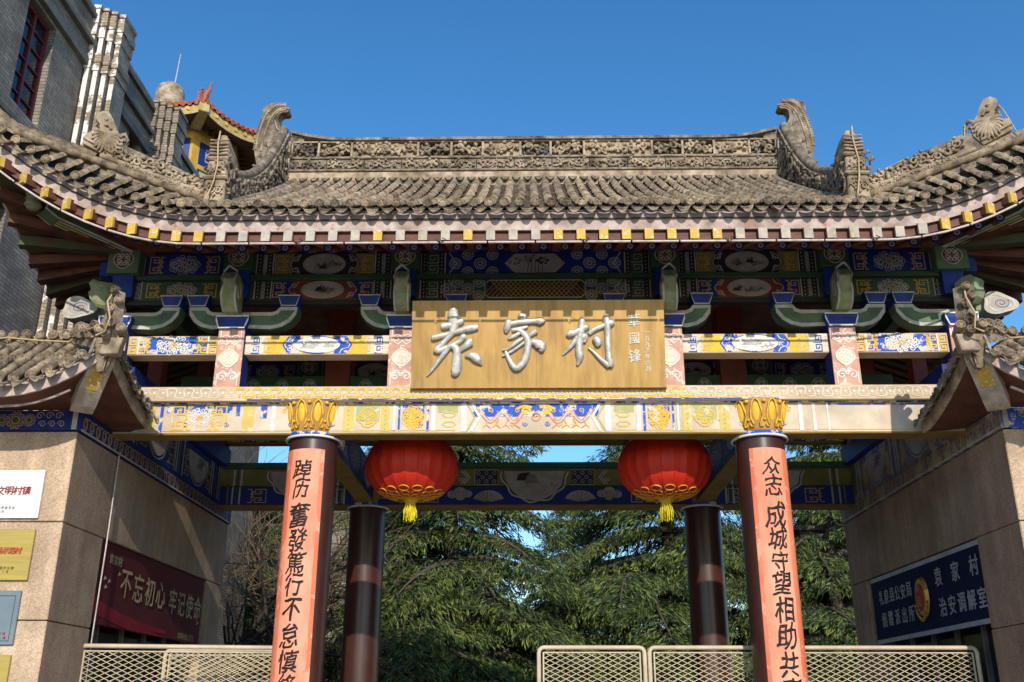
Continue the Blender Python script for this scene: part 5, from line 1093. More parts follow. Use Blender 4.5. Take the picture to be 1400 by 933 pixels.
    for i in range(N_+1): p = fE(4.2*i/N_); vs += [p+V3((0, .02, 0)), p+V3((0, .02, -.15)), p+V3((0, .05, -.15)), p+V3((0, .05, 0))]
    mb.add(vs, [(4*i+a, 4*i+(a+1) % 4, 4*i+4+(a+1) % 4, 4*i+4+a) for i in range(N_) for a in range(4)], m_eave); part('eave_board', mb, t)
    mb = MB(); vs = []
    for i in range(N_+1): p = sE(SL*i/N_); vs += [p+V3((s*.02, 0, 0)), p+V3((s*.02, 0, -.15)), p+V3((s*.05, 0, -.15)), p+V3((s*.05, 0, 0))]
    mb.add(vs, [(4*i+a, 4*i+(a+1) % 4, 4*i+4+(a+1) % 4, 4*i+4+a) for i in range(N_) for a in range(4)], m_carv); part('eave_board', mb, t)
    mb = MB()     # soffit planes rising outwards
    mb.grid(lambda u, v: (lambda p: (p.x+(s*(5.3+4*u)-p.x)*v, p.y+.05+(.85-.05)*v, p.z-.13+(4.87-p.z+.13)*v))(fE(4.2*u)), 24, 4, m_brown, True)
    mb.grid(lambda u, v: (lambda p: (p.x+s*(.05+.57*v), p.y+(10.99+1.0*u-p.y)*v, p.z-.13+(4.87-p.z+.13)*v))(sE(SL*u)), 16, 4, m_brown, True)
    part('soffit', mb, t)
    mb = MB(); mb.tube([fE(.45+3.7*i/20)+V3((0, .18, -.21)) for i in range(21)], .016, m_eave, 6); o = part('light_tube', mb, t)
    AP = lambda d_: V3((s*(TX+max(.62, d_)), TY+.95, 5.72))    # ridge line
    def rfz(d_, k): return fE(d_).lerp(V3((s*(TX+d_), TY+.95, 5.72)), k)
    mb = MB()
    def RF(u, v):
        d_ = 4.2*u; dep = min(.95, d_); p = fE(d_); return (p.x, p.y+dep*v, p.z+(4.98+.78*dep+(.0)-p.z)*v if dep > .05 else p.z)
    mb.grid(RF, 42, 6, m_tiled, True)
    def RS(u, v):
        d_ = SL*u; dep = min(.95, d_); p = sE(d_); return (p.x+s*dep*v, p.y, p.z+(4.98+.78*dep-p.z)*v if dep > .05 else p.z)
    mb.grid(RS, 20, 6, m_tiled, True); rr_ = part('roof_deck', mb, t)
    for i in range(24):
        d_ = .12+i*.175
        if d_ > 4.1: break
        p = fE(d_); dep = min(.95, d_); top = V3((p.x, p.y+dep, 4.98+.78*dep+.03)); mb = MB(); a = p+V3((0, -.02, .045)); nseg = max(1, int(dep/.2))
        for k in range(nseg): mb.tube([a.lerp(top, k/nseg), a.lerp(top, (k+1)/nseg)], [.060, .052], m_tile, 9)
        part('round_tile_row', mb, rr_)
        link('eave_disc', DISC, rr_, (p.x, p.y-.03, p.z+.045), (random.uniform(-.2, .1), random.uniform(-.2, .2), random.uniform(-.2, .2)))
        q = p.lerp(top, .42); link('ridge_tile_end', DISC, rr_, (q.x+random.uniform(-.04, .04), q.y-.05, q.z+.07), (random.uniform(-.4, .2), random.uniform(-.3, .3), random.uniform(-.5, .5)), (1.1, 1, 1.1)) if dep > .5 else None
        p = fE(d_+.087); link('drip_tile', DRIPS[i % 5], rr_, (p.x, p.y-.03, p.z-.015), (random.uniform(-.25, .1), s*.35*max(0, 1-d_)+random.uniform(-.15, .15), random.uniform(-.2, .2)))
    for i in range(9 if s > 0 else 8):
        d_ = .12+i*.165; p = sE(d_); dep = min(.95, d_); top = V3((p.x+s*dep, p.y, 4.98+.78*dep+.03)); mb = MB(); mb.tube([p+V3((0, 0, .045)), top], .058, m_tile, 9); part('round_tile_row', mb, rr_)
        link('eave_disc', DISC, rr_, (p.x-s*.03, p.y, p.z+.045), (random.uniform(-.2, .2), 0, -s*PI/2*(-1 if s < 0 else -1)*-1))
        q = sE(d_+.08); link('drip_tile', DRIPS[i % 5], rr_, (q.x-s*.03, q.y, q.z-.015), (0, 0, (-PI/2 if s > 0 else PI/2)))
    # ridge along the top with tile ends stuck on it
    mb = MB(); mb.tube([(s*(TX+.9), TY+1.0, 5.76), (s*9, TY+1.0, 5.76)], .09, m_carv, 8); rg = part('cap_ridge', mb, t)
    for i in range(22):
        for j in range(2): x = s*(TX+.85+i*.16+j*.08); link('ridge_tile_end', DISC, rg, (x, TY+.86-.03*j, 5.70+j*.11), (random.uniform(-.3, .3), random.uniform(-.3, .3), random.uniform(-.3, .3)), (1.05, 1, 1.05))
    # upturned corner with stacked tile ends
    tip = V3((s*TX, TY, 5.43)); mb = MB()
    mb.prism([(.95, 5.62), (.4, 5.42), (.02, 5.40), (-.10, 5.62), (-.06, 5.98), (.02, 6.02), (.10, 5.80), (.32, 5.60), (.95, 5.74)], (V3((s*TX, TY, 0)), V3((s*.7, .7, 0)).normalized(), V3((0, 0, 1)), V3((.7, -s*.7*1, 0)).normalized()*s), -.055, .055, m_carvd); hc = part('corner_ridge', mb, t, .015)
    mb = MB(); p0 = tip+V3((0, .0, -.16)); mb.hexa([p0+V3(q) for q in ((-.10, -.03, -.02), (.10, -.03, -.02), (.10, .1, -.02), (-.10, .1, -.02), (-.15, -.05, .16), (.15, -.05, .16), (.12, .12, .22), (-.12, .12, .22))], m_carv); part('corner_cap_stone', mb, t, .01)
    for i, (dx, dz, sc_) in enumerate(((.0, .10, 1.), (-.11, .02, .9), (.13, .03, .95), (-.02, .26, .95), (.06, .36, .8), (-.02, -.05, .8), (.01, .46, .7))):
        o = link('ridge_tile_end', DISC, hc, (s*TX+dx, TY-.10-.01*i, 5.50+dz), (random.uniform(-.3, .3), random.uniform(-.4, .4), random.uniform(-.5, .5)), (sc_, 1.4, sc_))
        mb = MB(); mb.tube([(s*TX+dx, TY-.08-.01*i, 5.50+dz), (s*TX+dx+s*.06, TY+.16, 5.47+dz)], .058*sc_, m_tile, 9); part('ridge_tile', mb, hc)
    for q in range(9): dd = .25+.09*q; link('ridge_tile_end', DISC, hc, (s*(TX+dd*.72)+random.uniform(-.05, .05), TY+dd*.72-.12, 5.56+.02*q+random.uniform(-.04, .08)), (random.uniform(-.4, .3), random.uniform(-.5, .5), random.uniform(-.6, .6)), (1.1, 1.2, 1.1))
    # corner beam with its bent, painted head
    a = V3((s*4.78, 10.24, 5.20)); b = V3((s*4.97, 10.46, 4.93)); c = V3((s*5.09, 10.62, 4.80)); e = V3((s*5.20, 10.80, 4.78)); dg = V3((.7, -s*.0-.7*0, 0))
    sd = V3((s*.75, -.66, 0)); sd = V3((.77, -.64*(-s), 0)) if False else V3((.80, s*-.60*-1*0-.0, 0)).normalized()
    sd = V3((s*.79, -.61, 0)).normalized(); w_ = .125; mb = MB()
    for p, q, h0, h1, m in ((a, b, .26, .30, m_whe), (b, c, .24, .24, m_whe), (c, e, .17, .16, m_whe)):
        mb.hexa([p-sd*w_, q-sd*w_, q+sd*w_, p+sd*w_, p-sd*w_+V3((0, 0, h0)), q-sd*w_+V3((0, 0, h1)), q+sd*w_+V3((0, 0, h1)), p+sd*w_+V3((0, 0, h0))][:], m)
    cbm = part('corner_beam', mb, t, .008)
    mb = MB(); o1 = V3((0, 0, -.004)); ff_ = lambda p, k: p+sd*(w_*k)+o1
    mb.add([ff_(a.lerp(b, .1), -.62), ff_(a.lerp(b, .1), .62), ff_(a.lerp(b, .95), .62), ff_(a.lerp(b, .95), -.62)], [(0, 1, 2, 3)], m_yel)
    mb.add([ff_(b.lerp(c, .2), -.62), ff_(b.lerp(c, .2), .62), ff_(b.lerp(c, .9), .62), ff_(b.lerp(c, .9), -.62)], [(0, 1, 2, 3)], m_whe)
    nf = V3((s*-.61, -.79, 0))*.006; pa = a+nf; mb.add([pa-sd*.06+V3((0, 0, .04)), pa+sd*.06+V3((0, 0, .04)), pa+sd*.06+V3((0, 0, .20)), pa-sd*.06+V3((0, 0, .20))], [(0, 1, 2, 3)], m_whe); part('painted_face', mb, cbm)
    mb = MB(); mb.tube([tip+V3((s*.02, -.06, .56)), tip+V3((-.03, -.17, .38)), tip+V3((.03, -.19, .18)), tip+V3((.0, -.18, .02)), tip+V3((s*.1, -.17, -.02))], .011, m_rope, 6)
    mb.tube([tip+V3((s*.05, -.16, .12)), tip+V3((s*.5, .35, .22))]+[V3((s*(TX+q), TY+.78, 5.72+.03*math.sin(q*5))) for q in (.85, 1.2, 1.6, 2.1, 2.8, 3.6)], .011, m_rope, 6); o = part('cable', mb); tag(o, f'tan cable tied over the upturned corner tiles of the {nm} pier roof', 'cable', 'cables on the pier roofs')
pier(-1); pier(1)
mb = MB(); mb.tube([(-5.27, 12.16, 4.62), (-5.265, 12.15, 3.5), (-5.27, 12.14, 2.4), (-5.27, 12.14, 0)], .010, m_whitec, 6); o = part('cable', mb); tag(o, 'thin white cable running straight down the left pier beside the maroon banner', 'cable')

# ================================================ signs
def plate(name, label, x0, x1, z0, z1, m, group=None):
    t = thing(name, label, 'plaque', group, (x1, 10.96, z0)); mb = MB(); mb.box(x0, x1, 10.955, 10.985, z0, z1, m); part('plate', mb, t, .004); return t, FRONT(x1, 10.955, z0)
t, F_ = plate('wall_plaque', 'white enamel plaque with maroon characters, topmost on the left pier', -6.75, -5.575, 3.61, 4.155, m_wsign, 'plaques on the left pier')
line_text('全国文明村镇', F_, -.66, .31, .105, .0975, m_maroonp, t, depth=.006, offset=.006, shear=.1)
line_text('中央精神文明建设指导委员会', F_, -.78, .115, .036, .041, m_ink, t, depth=.004); line_text('2011年12月', F_, -.60, .07, .034, .028, m_ink, t, depth=.004)
t, F_ = plate('wall_plaque', 'gold metal plaque with red characters, second from the top on the left pier', -6.75, -5.575, 2.93, 3.485, m_gsign, 'plaques on the left pier')
line_text('全国一村一品示范村', F_, -.705, .32, .078, .07, m_redp, t, depth=.006, offset=.006, shear=.12)
line_text('中华人民共和国农业部', F_, -.56, .13, .034, .042, m_ink, t, depth=.004); line_text('二〇一一年八月', F_, -.50, .09, .032, .044, m_ink, t, depth=.004)
t, F_ = plate('wall_plaque', 'slate blue plaque with a fine green border and small red lettering on the left pier', -6.75, -5.615, 2.255, 2.82, m_bsign, 'plaques on the left pier')
P = Paint(F_); P.poly([(-.05, .04), (-.05, .51), (-1.1, .51), (-1.1, .04), (-.05, .04)], .005, 'green', 1); P.done(t, 'border_line')
line_text('陕西省旅游示范村', F_, -.46, .115, .034, .05, m_redp, t, depth=.004, offset=.005); line_text('二〇一〇年八月', F_, -.40, .07, .034, .05, m_redp, t, depth=.004, offset=.005)
t, F_ = plate('wall_plaque', 'gold metal plaque lowest on the left pier, mostly below the picture edge', -6.75, -5.61, 1.60, 2.15, m_gsign, 'plaques on the left pier')
line_text('文明示范村', F_, -1.0, .40, .13, .19, m_redp, t, depth=.006, offset=.006)
t = thing('wall_notice', 'small white notice with a purple heading at the right edge of the right pier', 'notice', loc=(5.0, 10.96, 1.7))
mb = MB(); mb.box(5.36, 5.75, 10.96, 10.985, 1.72, 2.14, m_wsign); part('plate', mb, t, .003); F_ = FRONT(5.36, 10.96, 1.72); P = Paint(F_); P.poly([(.02, .02), (.37, .02), (.37, .40), (.02, .40), (.02, .02)], .008, 'violet', 1); P.rect(.02, .33, .37, .40, 'violet', 1); P.done(t, 'printed_border')
for i in range(4): line_text('游客须知请勿攀爬'[i*2:i*2+2], F_, .10+.0, .28-.06*i, .04, .06, m_ink, t)
# maroon banner in the left wall opening
t = thing('slogan_banner', 'dark maroon banner with pale gold slogan characters on the left inner wall', 'banner', loc=(-5.3, 14, 2.6))
mb = MB(); mb.box(-5.40, -5.33, 12.14, 16.24, 2.58, 3.56, m_banner); part('board', mb, t, .004)
F_ = (V3((-5.327, 12.14, 2.58)), V3((0, 1, 0)), V3((0, 0, 1)), V3((1, 0, 0)))
line_text('不忘初心', F_, .92, .55, .40, .43, m_bant, t, depth=.004, offset=.012, sx=.95); line_text('牢记使命', F_, 2.72, .52, .38, .38, m_bant, t, depth=.004, offset=.012, sx=.9)
line_text('袁家村', F_, .36, .80, .13, .14, m_bant, t, depth=.004, offset=.01); line_text('袁家村党支部宣', F_, 3.15, .07, .10, .105, m_bant, t, depth=.004)
mb = MB()
o_ = F_[0]+F_[3]*.003
for k, (h0, h1, a) in enumerate(((.02, .30, .0), (.10, .20, .5))):
    top = [(x, h0+(h1*(1-x/2.6)**2)) for x in [i*.26 for i in range(11)]]; bot = [(x, max(.0, h0-.06+h1*.55*(1-x/2.6)**2)) for x in [i*.26 for i in range(11)]]
    vs = [o_+F_[1]*x+F_[2]*y+F_[3]*.001*k for x, y in top+bot]; mb.add(vs, [(11+i, 12+i, i+1, i) for i in range(10)], m_bannerr)
part('ribbon_print', mb, t)
P = Paint(F_); [P.fill([(x, y), (x+.10, y+.03), (x+.03, y+.06)], 'cream', 1) for x, y in ((.25, .42), (.34, .50), (.62, .62), (.2, .52), (3.75, .36), (3.9, .28))]; P.done(t, 'dove_print')
# dark blue sign in the right wall opening
t = thing('police_sign', 'dark blue sign with silver characters and a gold oval badge on the right inner wall', 'sign', loc=(5.3, 14, 2.6))
mb = MB(); mb.box(5.33, 5.40, 12.02, 16.18, 2.58, 3.56, m_navy); part('board', mb, t, .004)
F_ = (V3((5.327, 16.18, 2.58)), V3((0, -1, 0)), V3((0, 0, 1)), V3((-1, 0, 0)))
mb = MB()
for z0, z1 in ((.0, .06), (.92, .98)): mb.add([F_[0]+F_[3]*.003+F_[1]*a+F_[2]*b for a, b in ((0, z0), (4.16, z0), (4.16, z1), (0, z1))], [(0, 1, 2, 3)], m_silt)
part('border_band', mb, t)
line_text('礼泉县公安局', F_, .42, .66, .225, .235, m_silt, t, depth=.004, offset=.014, sx=.95); line_text('烟霞派出所', F_, .45, .33, .235, .285, m_silt, t, depth=.004, offset=.014, sx=.95)
line_text('袁家村', F_, 2.70, .70, .26, .56, m_silt, t, depth=.004, offset=.014); line_text('治安调解室', F_, 2.72, .31, .26, .30, m_silt, t, depth=.004, offset=.014, sx=.95)
mb = MB(); n = 20
def ov(rx, ry, d_, cy=.50): return [F_[0]+F_[1]*(2.09+rx*math.cos(2*PI*i/n))+F_[2]*(cy+ry*math.sin(2*PI*i/n))+F_[3]*d_ for i in range(n)]
for (rx, ry, d0, d1, m) in ((.205, .275, .003, .05, m_badge), (.14, .19, .05, .065, m_badr)):
    a, b = ov(rx, ry, d0), ov(rx*.86, ry*.88, d1); mb.add(a+b, [(i, (i+1) % n, n+(i+1) % n, n+i) for i in range(n)]+[tuple(range(n, 2*n))], m, False)
for i in range(12): a = PI*(1.08+.84*i/11); p = F_[0]+F_[1]*(2.09+.20*math.cos(a))+F_[2]*(.48+.27*math.sin(a))+F_[3]*.05; mb.tube([p, p+F_[1]*.05*math.cos(a+.8)+F_[2]*.05*math.sin(a+.8)], [.022, .008], m_badge, 5)
st = [F_[0]+F_[1]*(2.09+(.05 if i % 2 else .02)*math.cos(PI/2+PI*i/5)*(-1))+F_[2]*(.60+(.02 if i % 2 else .05)*math.sin(PI/2+PI*i/5))+F_[3]*.07 for i in range(10)]; mb.add(st, [tuple(range(10))], m_badge)
for i in range(4): mb.add([F_[0]+F_[1]*(2.09+x)+F_[2]*y+F_[3]*.07 for x, y in ((-.09+.012*i, .38+i*.035), (.09-.012*i, .38+i*.035), (.085-.012*i, .40+i*.035), (-.085+.012*i, .40+i*.035))], [(0, 1, 2, 3)], m_badge)
part('oval_badge', mb, t)

# ================================================ barriers of expanded-metal mesh
def barrier(x0, x1, y, zt, label, rnd=.06):
    t = thing('mesh_barrier', label, 'barrier', 'mesh barriers across the gateway', loc=((x0+x1)/2, y, 0)); r = .026
    pts = [(x0, y, .1), (x0, y, zt-rnd-r)]+[(x0+rnd-rnd*math.cos(a), y, zt-r-rnd+rnd*math.sin(a)) for a in (R(30), R(60), R(90))]+[(x1-rnd+rnd*math.sin(a), y, zt-r-rnd+rnd*math.cos(a)) for a in (0, R(30), R(60), R(90))]+[(x1, y, .1)]
    mb = MB(); mb.tube(pts, r, m_metal, 10, up=V3((0, 1, 0))); mb.tube([(x0, y, .14), (x1, y, .14)], .025, m_metal, 8); part('tube_frame', mb, t)
    for x in (x0+.055, x1-.055): mb = MB(); mb.tube([(x, y, .16), (x, y, zt-.08)], .012, m_metal, 6); part('inner_rod', mb, t)
    mb = MB(); mb.tube([(x0+.055, y, zt-.085), (x1-.055, y, zt-.085)], .010, m_metal, 6); part('inner_rod', mb, t)
    mb = MB(); cw, ch = .125, .060; xa, xb, za, zb = x0+.06, x1-.06, .16, zt-.09; w = .0042; nrm = V3((0, -1, 0))
    vs = []; fs = []
    sl_ = ch/cw; H = zb-za; W_ = xb-xa
    for g in (-1, 1):
        n = int((W_+H/sl_)/cw)+1
        for i in range(n+1):
            xs0 = xa-H/sl_+i*cw
            # line z = za + (x-xs0)*sl
            xA, xB = max(xa, xs0), min(xb, xs0+H/sl_)
            if xB-xA < .01: continue
            zA, zB = za+(xA-xs0)*sl_, za+(xB-xs0)*sl_
            if g < 0: xA, xB = xa+xb-xA, xa+xb-xB
            o = len(vs); yy = y+.004*g
            vs += [(xA, yy, zA-w), (xA, yy, zA+w), (xB, yy, zB+w), (xB, yy, zB-w), (xA, yy+.006, zA), (xB, yy+.006, zB)]
            fs += [(o, o+1, o+2, o+3), (o+1, o+4, o+5, o+2), (o, o+3, o+5, o+4)]
    mb.add(vs, fs, m_wire); part('wire_mesh', mb, t, kind='stuff'); return t
bl_ = barrier(-5.36, -2.98, 12.22, 2.335, 'beige mesh barrier between the left pier and the left couplet column')
bl_.rotation_euler = (0, 0, R(10))
barrier(-4.66, -2.95, 12.95, 2.335, 'rearmost beige mesh barrier, behind the left one beside the maroon banner')
barrier(.02, 1.285, 12.46, 2.345, 'short beige mesh barrier standing alone in the middle of the opening')
barrier(1.345, 5.24, 12.46, 2.345, 'long beige mesh barrier passing behind the right couplet column')
# ================================================ grey brick building at the left
def brick_building():
    t = thing('brick_building', 'tall dark grey brick building with stepped pilasters behind the gateway roof at left', 'building', loc=(-8.5, 20, 0))
    X0 = -8.5; mb = MB(); ZT = 14.35
    wins = [(11.9, 12.55, 10.95, 12.98), (13.55, 14.50, 10.95, 12.98), (17.9, 18.45, 11.6, 13.35), (18.75, 19.2, 11.6, 13.35), (11.9, 12.6, 7.0, 9.2), (13.45, 14.1, 7.0, 9.2), (17.9, 18.5, 7.0, 9.2)]
    ys = sorted({8., 30.}|{w[0] for w in wins}|{w[1] for w in wins}); zs = sorted({0., 13.05}|{w[2] for w in wins}|{w[3] for w in wins})
    for a, b in zip(ys[:-1], ys[1:]):
        for c, d_ in zip(zs[:-1], zs[1:]):
            my, mz = (a+b)/2, (c+d_)/2
            if any(w[0] < my < w[1] and w[2] < mz < w[3] for w in wins): continue
            mb.add([(X0, a, c), (X0, b, c), (X0, b, d_), (X0, a, d_)], [(0, 1, 2, 3)], m_brick)
    for a, b, c, d_ in wins:
        D = .20; mb.add([(X0, a, c), (X0, b, c), (X0, b, d_), (X0, a, d_), (X0-D, a, c), (X0-D, b, c), (X0-D, b, d_), (X0-D, a, d_)], [(0, 4, 5, 1), (1, 5, 6, 2), (2, 6, 7, 3), (3, 7, 4, 0)], m_brick)
    mb.add([(X0, 8, 0), (X0-9, 8, 0), (X0-9, 8, ZT), (X0, 8, ZT)], [(0, 1, 2, 3)], m_brick)
    mb.add([(X0, 30, 0), (X0-9, 30, 0), (X0-9, 30, ZT), (X0, 30, ZT)], [(3, 2, 1, 0)], m_brick)
    mb.box(X0-9, X0, 8, 30, ZT-.3, ZT-.1, m_lint)
    wl_ = part('brick_wall', mb, t)
    for z0, z1, o, m in ((13.05, 13.22, .10, m_lint), (13.222, 13.52, .04, m_brick), (13.522, 13.62, .14, m_lint), (13.622, 14.10, .05, m_brick), (14.102, 14.20, .12, m_lint), (14.202, 14.35, .07, m_brick)):
        mb = MB(); mb.box(X0-.4, X0+o, 8, 29.9, z0, z1, m); part('cornice_course', mb, t, .006)
    for z0, z1, o in ((9.75, 9.85, .07), (10.6, 10.68, .05)): mb = MB(); mb.box(X0-.2, X0+o, 8, 29.9, z0, z1, m_lint); part('string_course', mb, t, .006)
    for a, b, c, d_ in wins:
        w = MB(); x = X0-.15; f = .06
        w.box(x-.03, x+.03, a, a+f, c, d_, m_wfr); w.box(x-.03, x+.03, b-f, b, c, d_, m_wfr); w.box(x-.03, x+.03, a+f, b-f, d_-f, d_, m_wfr); w.box(x-.03, x+.03, a+f, b-f, c, c+f, m_wfr)
        m_ = (a+b)/2; w.box(x-.03, x+.03, m_-.03, m_+.03, c+f, d_-f, m_wfr); wo = part('window', w, t)
        g = MB(); g.box(x-.02, x-.012, a+f, b-f, c+f, d_-f, m_glass); part('pane', g, wo)
        for k in range(1, 6):
            z = c+(d_-c)*k/6; g = MB(); g.box(x-.02, x+.022, a+f, b-f, z-.012, z+.012, m_wfr if k != 1 else m_wfr); part('glazing_bar', g, wo)
        if d_ > 13: mb = MB(); mb.box(X0-.3, X0+.03, a-.12, b+.12, d_, d_+.10, m_lint); part('lintel', mb, t, .004)
    # stepped pilasters
    for y0, z0, sc_, mm in ((15.62, 0, 1., m_brickl), (18.80, 0, 1., m_bricks)):
        for k in range(4):
            xa, xb = X0+.122*k, X0+.122*(k+1)+.0; yf = y0+.10*k; yb = y0+.80; mb = MB()
            mb.box(xa+.032, xb+.0, yf, yb, 0, 13.75, mm)          # shaft with a narrow groove beside it
            mb.box(xa-.01, xa+.04, yf+.08, yb, 0, 13.75, m_brick)
            mb.box(xb-.004, xb+.0015, yf+.002, yb, 0, 13.75, m_brick)  # darker brick skin: shade of the side face put in as colour
            for za, zb_, o in ((13.0, 13.17, .02), (13.175, 13.30, .04), (13.305, 13.38, .025), (13.75, 14.0, .02), (14.005, 14.16, .04), (14.165, 14.34, .022), (14.345, 14.42, .045)):
                mb.box(xa+.032-o, xb+o, yf-o, yb+o, za, zb_, mm if (za < 13.9 or k % 2) else mm)
                mb.box(xb+o-.003, xb+o+.0015, yf-o+.002, yb+o, za+.003, zb_-.003, m_brick)  # same shade-toned skin on the side of each moulding
            part('pilaster_step', mb, t)
    return t
brick_building()
# ================================================ glazed-tile turret further back
def turret():
    t = thing('turret', 'octagonal turret with orange tile roof, yellow wall, dome finial and lightning rod', 'pavilion', loc=(-11.6, 28.3, 0))
    cx, cy, R0, z = -11.6, 28.3, 3.15, 18.75; ang = [R(-58+45*k) for k in range(8)]; V = lambda r, k, zz: V3((cx+r*math.cos(ang[k % 8]), cy+r*math.sin(ang[k % 8]), zz))
    mb = MB(); a = [V(2.1, k, 0) for k in range(8)]; b = [V(2.1, k, 18.95) for k in range(8)]; mb.add(a+b, [(i, (i+1) % 8, 8+(i+1) % 8, 8+i) for i in range(8)], m_ywall); part('octagon_wall', mb, t)
    mb = MB(); rise = lambda q: .28*abs(2*q-1)**2.2
    for k in range(8):
        for (r0, h0, r1, h1, m) in ((R0, 0, R0-.02, -.30, m_ytrim), (R0-.02, -.30, 2.1, .05, m_soff)):
            vs = []
            for i in range(9):
                q = i/8; p, s_ = V(r0, k, z+h0).lerp(V(r0, k+1, z+h0), q), V(r1, k, z+h1).lerp(V(r1, k+1, z+h1), q); up = rise(q); vs += [p+V3((0, 0, up)), s_+V3((0, 0, up*(1 if r1 > 2.5 else 0)))]
            mb.add(vs, [(2*i, 2*i+1, 2*i+3, 2*i+2) for i in range(8)], m)
    part('eave', mb, t)
    mb = MB()
    for k in range(8):
        vs = []
        for j, (r, h) in enumerate(((R0+.08, .02), (2.2, .55), (1.2, 1.15), (.35, 1.9))):
            for i in range(9): q = i/8; vs.append(V(r, k, z+h).lerp(V(r, k+1, z+h), q)+V3((0, 0, rise(q)*(1-j/3.))))
        mb.add(vs, [(9*j+i, 9*j+i+1, 9*j+10+i, 9*j+9+i) for j in range(3) for i in range(8)], m_otile, True)
    rf_ = part('roof', mb, t)
    for k in (6, 7, 0, 1):
        for i in range(13):
            q = (i+.5)/13; p = V(R0+.10, k, z+.03).lerp(V(R0+.10, k+1, z+.03), q)+V3((0, 0, rise(q))); p2 = V(2.2, k, z+.58).lerp(V(2.2, k+1, z+.58), q)+V3((0, 0, rise(q)*.66))
            mb = MB(); mb.tube([p, p2], .075, m_otile, 8); part('glazed_tile', mb, rf_)
            p = V(R0-.04, k, z-.16).lerp(V(R0-.04, k+1, z-.16), q)+V3((0, 0, rise(q))); c = V3((cx, cy, p.z)); dr = (c-p).normalized(); sd = V3((-dr.y, dr.x, 0))*.05; mb = MB()
            if i % 2 == 0:
                e = p+dr*1.1+V3((0, 0, .05)); o_ = V3((0, 0, .13)); mb.hexa([p-sd-dr*.04, p+sd-dr*.04, e+sd, e-sd, p-sd+o_-dr*.04, p+sd+o_-dr*.04, e+sd+o_, e-sd+o_], m_brown); mb.hexa([p-sd-dr*.06-o_*.05, p+sd-dr*.06-o_*.05, p+sd-dr*.035, p-sd-dr*.035, p-sd+o_-dr*.06, p+sd+o_-dr*.06, p+sd+o_-dr*.035, p-sd+o_-dr*.035], m_yel); part('rafter', mb, t)
    p = V(R0+.02, 0, z+.05); dr = V3((math.cos(ang[0]), math.sin(ang[0]), 0)); sd = V3((-dr.y, dr.x, 0))*.16; mb = MB(); q = p-dr*1.0-V3((0, 0, .25)); o_ = V3((0, 0, .32))
    mb.hexa([q-sd, q+sd, p+sd+V3((0, 0, -.12)), p-sd+V3((0, 0, -.12)), q-sd+o_, q+sd+o_, p+sd+o_-V3((0, 0, .08)), p-sd+o_-V3((0, 0, .08))], m_ytrim); part('corner_beam', mb, t, .02)
    for r, h, m in ((2.75, .42, .42), (3.0, .62, .75)):
        b = V(r, 0, z+.42); mb = MB(); mb.tube([b+V3((0, 0, -.3)), b+V3((.0, -.05, .1)), b+V3((.12, 0, h*.6)), b+V3((.14, 0, h*.8)), b+V3((.18, 0, h*.85+.12*(r > 2.9)))], [.12, .11, .07, .04, .015], m_otile, 7)
        for q in range(4): mb.tube([b+V3((-.02*q, -.1, .1*q)), b+V3((-.16, -.1, .08+.1*q))], [.05, .01], m_otile, 5)
        part('ridge_beast', mb, rf_)
    fx, fy, fz = -12.05, 28.0, 20.35
    mb = MB(); mb.lathe([(.62, -.9), (.60, .0), (.50, .05), (.50, .08), (.46, .10), (.47, .55), (.42, .78), (.28, .92), (.0, .97)], (fx, fy, fz), m_carv, 24); part('finial_dome', mb, t)
    mb = MB(); mb.tube([(fx+.1, fy, fz+.9), (fx+.16, fy, fz+2.2)], [.022, .014], m_whitec, 6); part('lightning_rod', mb, t)
    # painted panels on the wall faces that show
    for k in (6, 7, 0):
        a, b = V(2.1, k, 0), V(2.1, k+1, 0); u = (b-a).normalized(); n = V3((u.y, -u.x, 0)); L = (b-a).length; F_ = (a+V3((0, 0, 15.2)), u, V3((0, 0, 1)), n); P = Paint(F_)
        P.rect(.25, 2.3, L-.08, 3.1, 'blue', 1); P.line([(.5, 2.5), (.5, 2.9), (L-.3, 2.9), (L-.3, 2.5)], .06, 'white', 2, True); P.ring(L/2, 2.7, .3, .05, 'white', 3, ry=.14, n=8)
        P.rect(.25, .3, L-.08, 2.15, 'green', 1); P.rect(.33, .38, L-.16, 2.07, 'cream', 2)
        for q in range(8): a_ = 2*PI*q/8; P.circ(L/2+.28*math.cos(a_), 1.2+.28*math.sin(a_), .11, 'blue', 3, n=8)
        P.circ(L/2, 1.2, .15, 'white', 4, n=10); P.done(t, 'painted_panel')
turret()
# ================================================ low buildings beyond the opening
def back_house(name, label, x0, x1, y, h, m, seed):
    t = thing(name, label, 'building', loc=((x0+x1)/2, y, 0)); mb = MB(); mb.box(x0, x1, y, y+5, 0, h, m); part('wall', mb, t)
    mb = MB(); mb.box(x0-.2, x1+.2, y-.25, y+5.2, h, h+.22, m_lint); part('cornice', mb, t, .02)
    n = int((x1-x0)/1.6)
    for i in range(n):
        for z in (1.3, 4.4):
            if z+1.8 > h: continue
            x = x0+.5+i*1.6; f = MB(); f.box(x-.06, x+.86, y-.07, y+.02, z-.06, z+1.76, m_wfr if seed else m_lint); w = part('window', f, t); g = MB(); g.box(x, x+.8, y-.085, y-.06, z, z+1.7, m_glass); part('pane', g, w)
            for k in (1, 2): b = MB(); b.box(x+.8*k/3-.02, x+.8*k/3+.02, y-.10, y-.08, z, z+1.7, m_wfr if seed else m_lint); part('glazing_bar', b, w)
    return t
back_house('village_house', 'grey brick house glimpsed through bare branches behind the left couplet column', -16, -6.6, 38.0, 8.6, m_brick, 0)
back_house('village_house', 'grey brick house in shadow between the right couplet column and the right pier', 9.5, 20, 35.5, 7.6, m_brick, 1)
